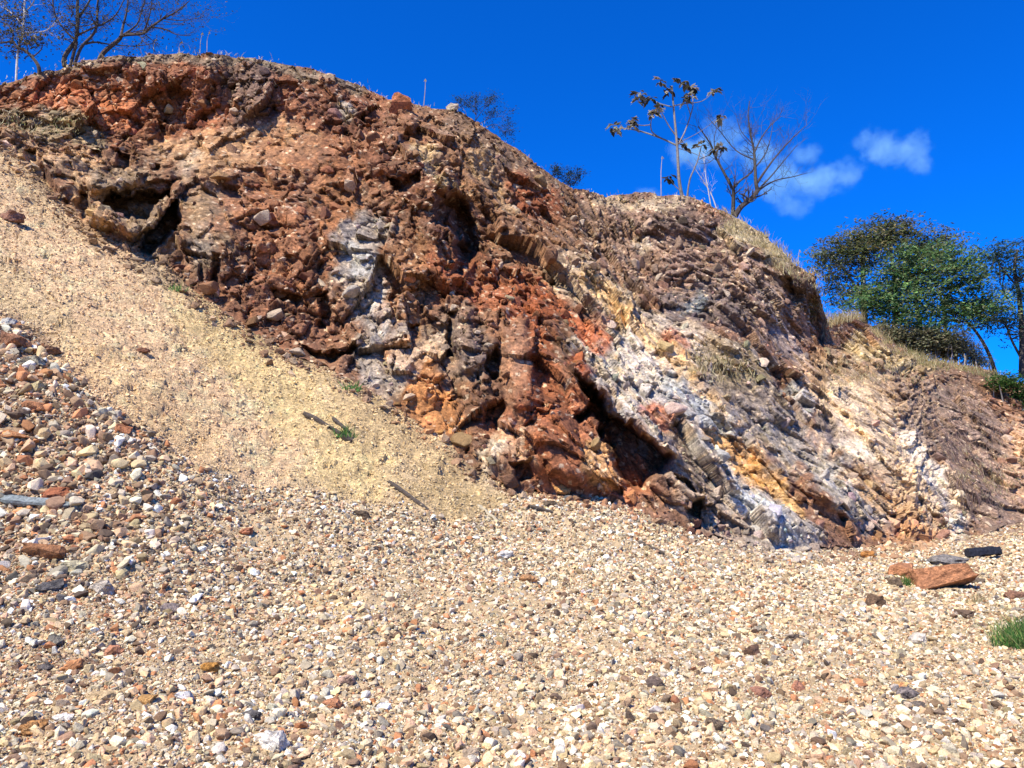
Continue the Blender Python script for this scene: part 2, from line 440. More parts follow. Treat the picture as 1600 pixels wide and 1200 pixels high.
STROKES = [
    ([(30, 150), (230, 150), (420, 150), (560, 190)], 75, (152, 96, 66), 0.9), ([(70, 160), (190, 175)], 26, (196, 112, 62), 0.8), ([(290, 115), (330, 190)], 40, (165, 98, 62), 0.6),
    ([(385, 120), (395, 190)], 34, (128, 104, 92), 0.8), ([(510, 165), (560, 190)], 30, (120, 74, 52), 0.7), ([(540, 175)], 14, (190, 180, 165), 0.7),
    ([(0, 120), (140, 96), (400, 95), (560, 135)], 9, (150, 135, 112), 0.7), ([(20, 185), (150, 205)], 17, (160, 138, 104), 0.9),
    ([(260, 238), (420, 212), (480, 225), (330, 262)], 22, (196, 150, 106), 0.8), ([(430, 240), (560, 240)], 26, (160, 106, 72), 0.7), ([(30, 232), (130, 262), (150, 330)], 30, (192, 152, 112), 0.9),
    ([(200, 285), (240, 385)], 40, (158, 132, 104), 0.9), ([(300, 262)], 22, (215, 190, 160), 0.6), ([(325, 335), (340, 375)], 40, (160, 130, 100), 0.9), ([(320, 405)], 26, (128, 116, 104), 0.8),
    ([(400, 330), (480, 380), (420, 450)], 60, (158, 102, 68), 0.8), ([(520, 290), (540, 340)], 30, (178, 114, 66), 0.5), ([(350, 440), (470, 520)], 40, (140, 92, 66), 0.8),
    ([(575, 350), (552, 420), (590, 500), (602, 575)], 34, (166, 154, 142), 0.85), ([(560, 395), (590, 430), (590, 500)], 15, (186, 184, 180), 0.75), ([(640, 410), (620, 470)], 34, (172, 118, 74), 0.6),
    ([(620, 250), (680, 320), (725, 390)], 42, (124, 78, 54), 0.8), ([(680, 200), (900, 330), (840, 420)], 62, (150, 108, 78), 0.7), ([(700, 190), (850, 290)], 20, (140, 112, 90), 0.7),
    ([(810, 300), (840, 320)], 26, (150, 78, 48), 0.8), ([(740, 250), (790, 330)], 14, (190, 160, 120), 0.5), ([(660, 230), (690, 290)], 9, (190, 165, 120), 0.6),
    ([(700, 430), (780, 450), (840, 470)], 34, (164, 90, 52), 0.75), ([(832, 450), (830, 540), (852, 640)], 28, (166, 86, 44), 0.8), ([(800, 520), (812, 620)], 24, (166, 116, 84), 0.85),
    ([(645, 560), (690, 650)], 32, (214, 140, 72), 0.8), ([(690, 520), (610, 590)], 26, (188, 168, 146), 0.7), ([(800, 712), (780, 700)], 28, (232, 212, 178), 0.8), ([(720, 520), (740, 570)], 34, (140, 116, 100), 0.85),
    ([(880, 640), (880, 740), (950, 765)], 52, (166, 96, 58), 0.85), ([(930, 700), (950, 740)], 20, (196, 150, 96), 0.7), ([(770, 660), (830, 740)], 22, (168, 96, 56), 0.6),
    ([(940, 540), (1000, 590), (1050, 660)], 50, (196, 186, 172), 0.78), ([(960, 500), (1050, 520), (1090, 560)], 30, (188, 172, 150), 0.7), ([(890, 430), (960, 470)], 30, (196, 172, 140), 0.7),
    ([(910, 510), (930, 520)], 22, (196, 94, 32), 0.85), ([(900, 568), (915, 580)], 14, (196, 90, 36), 0.8), ([(1025, 645), (1045, 665)], 18, (190, 96, 44), 0.8), ([(1050, 535), (1060, 545)], 12, (170, 90, 50), 0.7),
    ([(1060, 700), (1110, 790), (1180, 830)], 40, (158, 138, 118), 0.8), ([(1120, 690), (1180, 780), (1250, 850)], 34, (176, 168, 156), 0.8),
    ([(905, 445), (1020, 535), (1130, 640), (1190, 700)], 13, (216, 172, 112), 0.75), ([(1045, 600), (1150, 690)], 18, (166, 168, 164), 0.8), ([(1160, 770), (1245, 850)], 14, (176, 180, 182), 0.7),
    ([(1110, 682), (1160, 705), (1205, 745)], 17, (214, 150, 62), 0.85), ([(1200, 745), (1255, 810)], 9, (200, 150, 80), 0.8),
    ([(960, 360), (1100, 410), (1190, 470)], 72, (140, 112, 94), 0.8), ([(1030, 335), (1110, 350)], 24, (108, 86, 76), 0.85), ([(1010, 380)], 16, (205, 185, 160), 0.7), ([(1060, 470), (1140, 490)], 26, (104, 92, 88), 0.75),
    ([(1080, 475)], 14, (110, 120, 122), 0.7), ([(940, 312), (1060, 314)], 10, (190, 165, 130), 0.7), ([(1160, 350), (1230, 400)], 24, (176, 158, 118), 0.8),
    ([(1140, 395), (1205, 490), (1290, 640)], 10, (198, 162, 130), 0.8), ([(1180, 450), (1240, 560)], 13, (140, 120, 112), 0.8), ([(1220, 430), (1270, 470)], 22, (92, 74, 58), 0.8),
    ([(1150, 590), (1230, 690)], 44, (150, 138, 126), 0.8), ([(1120, 560), (1160, 590)], 30, (150, 128, 92), 0.7), ([(1240, 610), (1260, 630)], 14, (172, 172, 168), 0.7),
    ([(1220, 680), (1330, 760)], 30, (150, 138, 124), 0.8), ([(1300, 590), (1440, 610)], 44, (168, 136, 100), 0.8), ([(1320, 640), (1390, 690), (1480, 800)], 44, (214, 182, 142), 0.85),
    ([(1280, 640), (1310, 690)], 10, (120, 108, 104), 0.8), ([(1330, 695), (1350, 710)], 12, (226, 204, 170), 0.6), ([(1415, 670), (1460, 750), (1500, 815)], 15, (234, 212, 184), 0.85),
    ([(1290, 735), (1370, 805)], 28, (178, 168, 154), 0.85), ([(1330, 740), (1430, 820)], 18, (196, 150, 96), 0.7), ([(1380, 832), (1450, 845)], 18, (190, 132, 84), 0.7),
    ([(1460, 620), (1530, 700), (1550, 790)], 56, (140, 113, 94), 0.9), ([(1400, 570), (1540, 600)], 16, (124, 92, 70), 0.7), ([(1590, 680), (1600, 760)], 26, (204, 158, 118), 0.8), ([(1330, 540), (1450, 570)], 16, (190, 164, 112), 0.7),
]
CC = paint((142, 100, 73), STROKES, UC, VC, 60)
# relief of the rock: broken blocks at three sizes, dipping to the right
pc = PC0.reshape(-1, 3)
mix_r = smooth(820, 1050, UC.ravel())[:, None]
far_r = smooth(1390, 1470, UC.ravel())
ca, sa = math.cos(math.radians(42)), math.sin(math.radians(42))
rot = np.stack([pc[:, 0] * ca - pc[:, 2] * sa, pc[:, 1], pc[:, 0] * sa + pc[:, 2] * ca], -1)
q = np.stack([pc[:, 0] * 1.2, pc[:, 1], pc[:, 2] * 0.68], -1) * (1 - mix_r) + np.stack([rot[:, 0] * (0.55 + 0.4 * far_r), rot[:, 1], rot[:, 2] * (1.4 - 0.4 * far_r)], -1) * mix_r
q = q + 0.06 * np.stack([fbm(pc * 0.9, 3, 70 + k) for k in range(3)], -1)
fa, ea, ra = facets(q * 0.75, 100)
fb, eb, rb = facets(q * 2.5 + 3.3, 120)
fc, ec, rc = facets(0.5 * q * 6.0 + 0.5 * pc * 6.0 + 9.1, 140)
fd, ed, rd = facets(pc * 13.0 + 1.7, 160)
big = fbm(pc * 0.35, 3, 180)
mid = fbm(pc * 2.6, 4, 190, 0.6)
rough = smooth(-0.5, 0.5, fbm(pc * 0.5 + 40, 3, 200))        # some faces are smooth, some are shattered
rough = np.clip(rough + 0.6 * smooth(860, 960, UC.ravel()) * smooth(540, 470, VC.ravel()) + 0.4 * smooth(700, 500, UC.ravel()) * smooth(240, 190, VC.ravel()), 0, 1.3)
soft = np.ones(len(pc))
for pl, rad, k in [([(260, 236), (480, 222)], 40, 0.5), ([(1340, 650), (1440, 740)], 60, 0.55), ([(1460, 640), (1550, 780)], 70, 0.8), ([(330, 350)], 50, 0.35), ([(805, 520), (812, 610)], 30, 0.35), ([(880, 680), (890, 740)], 40, 0.6)]:
    d = np.full(len(pc), 1e9)
    if len(pl) == 1: d = np.hypot(UC.ravel() - pl[0][0], VC.ravel() - pl[0][1])
    for a, b in zip(pl, pl[1:]): d = np.minimum(d, seg_dist(UC.ravel(), VC.ravel(), a, b))
    soft = np.minimum(soft, k + (1 - k) * smooth(rad * 0.6, rad * 1.3, d))
amp = soft * (1 - 0.2 * mix_r[:, 0])
fa -= fa.mean(); fb -= fb.mean(); fc -= fc.mean(); fd -= fd.mean()
hol_ = smooth(0.02, 0.3, blur(np.maximum(HOL, 0), 14)).ravel()
crk = smooth(-0.1, 0.35, fbm(pc * 0.7 + 5, 3, 240))          # joints open only here and there
disp = amp * (0.46 * (1 - 0.75 * hol_) * fa + (0.17 + 0.05 * rough) * fb + (0.035 + 0.055 * rough) * fc + 0.015 * rough * fd) + 0.30 * big
disp -= amp * (0.12 + crk) * (0.16 * np.exp(-ea / 0.03) + 0.10 * np.exp(-eb / 0.05)) + amp * 0.03 * rough * np.exp(-ec / 0.07)
disp -= soft * (0.30 * (rb < 0.035) * smooth(0.0, 0.12, eb) + 0.12 * (rc < 0.035 * (1 + rough)) * smooth(0, 0.15, ec))   # holes where pieces fell out
def grid_normals(P):
    a = np.gradient(P, axis=1); b = np.gradient(P, axis=0)
    n = np.cross(a, b); n /= np.linalg.norm(n, axis=-1, keepdims=True) + 1e-12
    return n
nb = grid_normals(blur(PC0, 6))
nb[nb[..., 1] > 0] *= -1
tt = np.broadcast_to(t2, UC.shape)
vw = PC0 - np.array([0, 0, EYE]); vw /= np.linalg.norm(vw, axis=-1, keepdims=True)
nb = 0.35 * nb - 0.65 * vw; nb /= np.linalg.norm(nb, axis=-1, keepdims=True)      # blocks step out towards the quarry
fade = smooth(0.0, 0.08, tt) * (1 - 0.65 * smooth(0.88, 1.0, tt))
PC = PC + nb * (disp.reshape(UC.shape) * fade)[..., None]
# colour: each block its own tone
tone = (0.82 + 0.36 * rb) * (0.78 + 0.44 * rc) * (0.78 + 0.44 * rd) * (1 + 0.28 * fbm(pc * 1.3, 4, 210))
hue = fbm(pc * 2.2, 4, 220) + 0.5 * (rc - 0.5)
CC = CC.reshape(-1, 3)
CC = CC * 0.82 + 0.18 * CC.mean(1, keepdims=True) * np.array([1.15, 1.0, 0.75])
CC = CC * (np.array([1.0, 1.0, 0.95]) + np.array([-0.03, 0.0, 0.08]) * smooth(850, 1050, UC.ravel())[:, None])
fleck = (_h(np.floor(pc[:, 0] * 13).astype(int), np.floor(pc[:, 1] * 13).astype(int), np.floor(pc[:, 2] * 13).astype(int), 230) > 0.93) & (rd > 0.5)
CC[fleck] = 0.45 * CC[fleck] + 0.55 * lin((230, 206, 170))
CC = CC * tone[:, None]
CC *= np.stack([1 + 0.06 * hue, 1 - 0.03 * hue, 1 - 0.20 * hue], -1)
CC = CC * (0.65 + 0.16 * smooth(850, 1000, UC.ravel()))[:, None]
CC = np.clip(CC, 0.01, 0.85).reshape(*UC.shape, 3)

# ground: gravel below, fine scree above
DIV = [(-300, 470), (0, 492), (60, 535), (130, 590), (200, 645), (260, 690), (330, 735), (450, 768), (600, 792), (720, 802), (800, 792), (850, 780), (1000, 775), (1900, 775)]
vdiv = np.interp(U, [d[0] for d in DIV], [d[1] for d in DIV])
pg = PG.reshape(-1, 3)
scree_w = smooth(-34, 34, (vdiv - VG).ravel() + 30 * fbm(pg * 1.1, 4, 300)) * smooth(980, 860, UG.ravel())
GSTROKES = [([(0, 330), (150, 440), (300, 600), (420, 700)], 60, (226, 190, 154), 0.9), ([(120, 560), (300, 690)], 46, (226, 190, 148), 0.7), ([(330, 500), (470, 640), (560, 740)], 50, (220, 192, 142), 0.75),
            ([(560, 620), (700, 740)], 36, (200, 172, 130), 0.8), ([(30, 250), (90, 320)], 30, (218, 186, 146), 0.8), ([(380, 470), (500, 590)], 22, (206, 178, 132), 0.6),
            ([(640, 780), (800, 800)], 22, (190, 164, 122), 0.8), ([(480, 940), (540, 945)], 30, (222, 190, 140), 0.8), ([(0, 560), (90, 660)], 60, (150, 118, 96), 0.8), ([(0, 760), (120, 800)], 60, (170, 130, 98), 0.7),
            ([(900, 800), (1500, 900)], 40, (206, 182, 146), 0.7), ([(1400, 960), (1600, 1000)], 60, (206, 184, 144), 0.7)]
CG = paint((204, 178, 142), GSTROKES, UG, VG, 320).reshape(-1, 3)
gl = (0.8 + 0.4 * (0.5 + 0.5 * fbm(pg * 3.0, 4, 330))) * (1 + 0.22 * fbm(pg * 11.0, 3, 335))
CG = CG * (np.array([1.12, 1.12, 1.05]) + scree_w[:, None] * np.array([0.03, 0.03, -0.03]))
CG = np.clip(CG * gl[:, None] * (0.80 + 0.22 * scree_w)[:, None], 0.01, 0.85)
apron = smooth(0.974, 1.0, np.broadcast_to(t1, UG.shape)).ravel() * smooth(-0.3, 0.4, fbm(pg * 1.1 + 9, 3, 338)) * 0.75
CG = CG * (1 - apron[:, None]) + np.broadcast_to(CC[10], (*UG.shape, 3)).reshape(-1, 3) * 0.9 * apron[:, None]
fg, eg, rg = facets(pg * 5.0, 340)
rill = fbm(pg * np.array([3.0, 0.35, 0.35]) + 0.4 * fbm(pg * 0.8, 2, 346)[:, None], 3, 345)
CG = CG * (1 + 0.16 * scree_w * rill)[:, None]
dg = scree_w * 0.05 * rill + 0.10 * fbm(pg * 0.8, 3, 350) + 0.035 * fbm(pg * 4.0, 3, 360) + scree_w * (0.022 * fg + 0.03 * fbm(pg * 7.0, 3, 370) - 0.03 * (rg < 0.10)) + (1 - scree_w) * 0.03 * fbm(pg * 8.0, 2, 380)
ng = grid_normals(blur(PG, 4)); ng[ng[..., 2] < 0] *= -1
PG = PG + ng * (dg.reshape(UG.shape) * (1 - smooth(0.98, 1.0, np.broadcast_to(t1, UG.shape))))[..., None]
CG = CG.reshape(*UG.shape, 3)
SW = scree_w.reshape(UG.shape)
PC[0] = PG[-1]

keepS = SW[:-1, :-1] > 0.5
floor_o = tag(grid_obj('gravel_floor', PG, CG, ~keepS, M_GROUND), kind='structure')
scree_o = tag(grid_obj('scree_slope', PG, CG, keepS, M_SCREE), kind='structure')
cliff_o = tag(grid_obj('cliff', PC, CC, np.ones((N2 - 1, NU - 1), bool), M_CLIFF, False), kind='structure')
# the hilltop behind the crest
back = np.array([0, 0.25, 0.6, 1.1, 2, 3.5, 6, 10, 18, 35, 80, 200.0])
top = PC[-1]
H = np.zeros((N3, NU, 3))
for i, b in enumerate(back):
    s = (top[:, 1] + b) / top[:, 1]
    H[i, :, 0] = top[:, 0] * s; H[i, :, 1] = top[:, 1] * s
    H[i, :, 2] = top[:, 2] - 0.02 * b - 0.25 * min(b, 6) + (0.04 * b if i < 3 else 0)
HC = np.clip(np.tile(lin((180, 156, 112)) * 0.6, (N3, NU, 1)) * (1 + 0.3 * fbm(H.reshape(-1, 3) * 1.5, 3, 400)).reshape(N3, NU, 1), 0.02, 0.8)
tag(grid_obj('hilltop', H, HC, np.ones((N3 - 1, NU - 1), bool), M_SCREE), kind='structure')
g = 3000.0
gm = mesh_obj('ground', [(-g, -g, -0.3), (g, -g, -0.3), (g, g, -0.3), (-g, g, -0.3)], [(0, 1, 2, 3)], plain('far_ground', tuple(lin((180, 156, 118)) * 0.6), 0.95, 0.3, 0.4), cols=np.tile(lin((180, 156, 118)) * 0.6, (4, 1)))
tag(gm, kind='structure')
NC = grid_normals(PC); NC[NC[..., 1] > 0.3] *= -1
NG = grid_normals(PG); NG[NG[..., 2] < 0] *= -1

ALLP = np.concatenate([PG.reshape(-1, 3), PC.reshape(-1, 3)])
ALLN = np.concatenate([NG.reshape(-1, 3), NC.reshape(-1, 3)])
au, av = project(ALLP)
def on_land(u, v):
    """The visible point of the land at a pixel, and its normal."""
    d = (au - u) ** 2 + (av - v) ** 2
    near = np.where(d < 16)[0]
    i = near[np.argmin(ALLP[near, 1])] if len(near) else int(np.argmin(d))
    return Vector(ALLP[i].tolist()), Vector(ALLN[i].tolist())

# ------------------------------------------------------------------ stones
M_BOULDER = rock_surface('boulder_rock', 'OBJECT', 11.0, 0.9, 0.04, 0.5, 24.0)
def hull_mesh(name, n, seed, squash=(1, 1, 1), mat=None, rough=0.0, block=0.0):
    """An angular stone about 1 across: the hull of random points on a ball."""
    rr = random.Random(seed)
    bm = bmesh.new()
    for i in range(n):
        v = Vector((rr.gauss(0, 1), rr.gauss(0, 1), rr.gauss(0, 1))).normalized() * (0.5 * rr.uniform(0.82, 1.1))
        v *= 1 + block * (1 / max(abs(x) for x in v.normalized()) - 1)
        bm.verts.new((v.x * squash[0], v.y * squash[1], v.z * squash[2]))
    r = bmesh.ops.convex_hull(bm, input=bm.verts)
    bmesh.ops.delete(bm, geom=[e for e in r['geom_interior'] if isinstance(e, bmesh.types.BMVert)], context='VERTS')
    bmesh.ops.bevel(bm, geom=bm.edges[:], offset=0.025, segments=1, affect='EDGES') if rough == 0 and n < 20 else None
    bmesh.ops.recalc_face_normals(bm, faces=bm.faces)
    if rough > 0:
        bmesh.ops.triangulate(bm, faces=bm.faces[:])
        bmesh.ops.subdivide_edges(bm, edges=bm.edges[:], cuts=3, use_grid_fill=True)
        co = np.array([v.co[:] for v in bm.verts])
        fx, fe, fr = facets(co * 3.0 + seed, seed)
        ds = rough * (0.16 * fx + 0.10 * fbm(co * 5.0 + seed, 3, seed) - 0.05 * np.exp(-fe / 0.06))
        for v, d in zip(bm.verts, ds): v.co *= 1 + d
        bmesh.ops.recalc_face_normals(bm, faces=bm.faces)
    me = bpy.data.meshes.new(name); bm.to_mesh(me); bm.free()
    if mat: me.materials.append(mat)
    return me
def instancer(name, pts, rots, scls, cols, idx, meshes, parent=None):
    """Many small pieces as one object: meshes instanced on points."""
    src = bpy.data.collections.new(name + '_shapes')
    for k, me in enumerate(meshes):
        src.objects.link(bpy.data.objects.new('%s_%02d' % (name, k), me))
    me = bpy.data.meshes.new(name)
    me.vertices.add(len(pts)); me.vertices.foreach_set('co', np.asarray(pts, float).ravel())
    for nm, typ, arr, key in (('rot', 'FLOAT_VECTOR', rots, 'vector'), ('scl', 'FLOAT_VECTOR', scls, 'vector'), ('idx', 'INT', idx, 'value')):
        a = me.attributes.new(nm, typ, 'POINT'); a.data.foreach_set(key, np.asarray(arr).ravel())
    a = me.attributes.new('col', 'FLOAT_COLOR', 'POINT')
    c = np.ones((len(pts), 4)); c[:, :3] = cols; a.data.foreach_set('color', c.ravel())
    o = bpy.data.objects.new(name, me); COL.objects.link(o)
    ng_ = bpy.data.node_groups.new(name + '_scatter', 'GeometryNodeTree')
    ng_.interface.new_socket('Geometry', in_out='INPUT', socket_type='NodeSocketGeometry')
    ng_.interface.new_socket('Geometry', in_out='OUTPUT', socket_type='NodeSocketGeometry')
    nd, lk = ng_.nodes, ng_.links
    gi, go = nd.new('NodeGroupInput'), nd.new('NodeGroupOutput')
    m2p = nd.new('GeometryNodeMeshToPoints')
    ci = nd.new('GeometryNodeCollectionInfo'); ci.inputs['Collection'].default_value = src
    ci.inputs['Separate Children'].default_value = True; ci.inputs['Reset Children'].default_value = True
    iop = nd.new('GeometryNodeInstanceOnPoints'); iop.inputs['Pick Instance'].default_value = True
    def named(nm, typ):
        n = nd.new('GeometryNodeInputNamedAttribute'); n.data_type = typ; n.inputs['Name'].default_value = nm
        return n.outputs['Attribute']
    e2r = nd.new('FunctionNodeEulerToRotation')
    lk.new(gi.outputs[0], m2p.inputs['Mesh']); lk.new(m2p.outputs[0], iop.inputs['Points']); lk.new(ci.outputs[0], iop.inputs['Instance'])
    lk.new(named('idx', 'INT'), iop.inputs['Instance Index']); lk.new(named('rot', 'FLOAT_VECTOR'), e2r.inputs[0])
    lk.new(e2r.outputs[0], iop.inputs['Rotation']); lk.new(named('scl', 'FLOAT_VECTOR'), iop.inputs['Scale'])
    lk.new(iop.outputs[0], go.inputs[0])
    md = o.modifiers.new('scatter', 'NODES'); md.node_group = ng_
    if parent is not None: o.parent = parent
    return o

SH_GRAVEL = [hull_mesh('gravel_stone', 11 + k % 5, 500 + k, (1, 0.8, 0.62), M_GRAVEL) for k in range(12)]
SH_STONE = [hull_mesh('stone', 15 + k % 6, 600 + k, (1, 0.8, 0.6), M_STONE) for k in range(12)]
SH_CHUNK = [hull_mesh('rock', 12 + k % 6, 700 + k, (1, 0.9, 0.75), M_CHUNK) for k in range(14)]
SH_RUBBLE = [hull_mesh('rubble_rock', 11 + k % 5, 800 + k, (1, 0.85, 0.7), M_CHUNKI) for k in range(12)]

def sample_grid(P, u, v, extra, count):
    """Random points of a grid surface, by area times a weight; returns cell row and column plus position."""
    a = P[1:, :-1] - P[:-1, :-1]; b = P[:-1, 1:] - P[:-1, :-1]
    w = np.linalg.norm(np.cross(a, b), axis=-1) * extra[:-1, :-1]
    w = w.ravel(); tot = w.sum()
    n = int(count * tot) if count < 0 or isinstance(count, float) else count
    i = RNG.choice(w.size, n, p=w / tot)
    r, c = np.divmod(i, P.shape[1] - 1)
    x = RNG.random((n, 1)); y = RNG.random((n, 1))
    pos = P[r, c] + a[r, c] * x + b[r, c] * y
    return r, c, pos
inframe = lambda u, v, m=60: (u > -m) & (u < 1600 + m) & (v < 1200 + m * 1.5) & (v > -m)

# kinds of stone: name, colour, share on the pale floor, share in the dark heap at the left
KIND = [('cream', (232, 216, 184), 0.26, 0.12), ('tan', (208, 182, 138), 0.25, 0.15), ('pinkish tan', (210, 170, 134), 0.09, 0.14), ('grey', (166, 156, 140), 0.11, 0.12), ('white', (248, 242, 228), 0.10, 0.06),
        ('rust orange', (192, 122, 72), 0.05, 0.10), ('brown', (132, 98, 72), 0.09, 0.20), ('dark brown', (78, 54, 44), 0.04, 0.09), ('dark grey', (80, 80, 84), 0.015, 0.02)]
KCOL = np.array([lin(k[1]) for k in KIND]) * np.array([1.04, 1.02, 0.95])
def stone_colours(u, v, extra_dark=0.0):
    dark = np.clip(smooth(560, 120, u) * smooth(1350, 700, v) + extra_dark, 0, 1)
    pa = np.array([k[2] for k in KIND]); pb = np.array([k[3] for k in KIND])
    p = pa / pa.sum() * (1 - dark)[:, None] + pb / pb.sum() * dark[:, None]
    k = (RNG.random(len(u))[:, None] > np.cumsum(p, 1)).sum(1).clip(0, len(KIND) - 1)
    c = (KCOL[k] * 0.82 + 0.18 * lin((226, 206, 172)) * 0.9) * (0.42 + 0.74 * RNG.random((len(u), 1))) * (1 + 0.025 * RNG.normal(size=(len(u), 3)))
    return k, np.clip(c, 0.012, 0.85)

ug, vg = project(PG)
dens = inframe(ug, vg).astype(float) + 0.6 * ((~inframe(ug, vg)) & (ug > -960) & (ug < 2120) & (vg < 1960))
smin = np.maximum(0.019, 0.0027 * PG[..., 1])
heap = smooth(430, 90, ug) * smooth(1080, 720, vg) * (1 - SW)
smin = smin * (1 + 0.55 * heap)
sort_ = fbm(PG.reshape(-1, 3) * np.array([0.7, 0.9, 0.9]) + 60, 3, 421).reshape(UG.shape)      # runs of coarser and finer stone
smin = smin * (1 + 0.7 * np.clip(sort_, -0.35, 0.8))
patch = 0.42 + 0.58 * smooth(-0.42, 0.0, fbm(PG.reshape(-1, 3) * 0.9, 4, 420)).reshape(UG.shape)
patch = patch * (1 - 0.8 * np.exp(-((ug - 520) / 60) ** 2 - ((vg - 944) / 16) ** 2)) * (1 - 0.6 * np.exp(-((ug - 1060) / 140) ** 2 - ((vg - 815) / 14) ** 2))
gd = dens * (1.05 + 1.1 * heap) / smin ** 2 * ((1 - SW) * patch + SW * 0.26)
r, c, pos = sample_grid(PG, ug, vg, gd, 1.0)
sm = smin[r, c]
size = np.minimum(sm * (1 - RNG.random(len(r))) ** (-1 / 2.5), 0.12 + 0.16 * heap[r, c])
size = np.where(SW[r, c] > 0.5, np.minimum(size * 0.8, 0.075), size)
su, sv = project(pos)
kind, scol = stone_colours(su, sv)
onS = SW[r, c] > 0.4
scol[onS] = 0.25 * scol[onS] + 0.75 * CG[r, c][onS] * RNG.uniform(0.75, 1.15, (onS.sum(), 1))
px = size / pos[:, 1] * FPX
shape = np.stack([1 + 0 * size, RNG.uniform(0.75, 1.15, len(r)), RNG.uniform(0.7, 1.2, len(r))], -1) * size[:, None]
eul = np.stack([RNG.normal(0, 0.6, len(r)), RNG.normal(0, 0.6, len(r)), RNG.uniform(0, 6.28, len(r))], -1)
nrm = NG[r, c]
posc = pos + nrm * (size * RNG.uniform(-0.12, 0.2, len(r)))[:, None]
vis = (su > 4) & (su < 1596) & (sv > 20) & (sv < 1186) & (~onS)
order = np.argsort(-(px * vis))

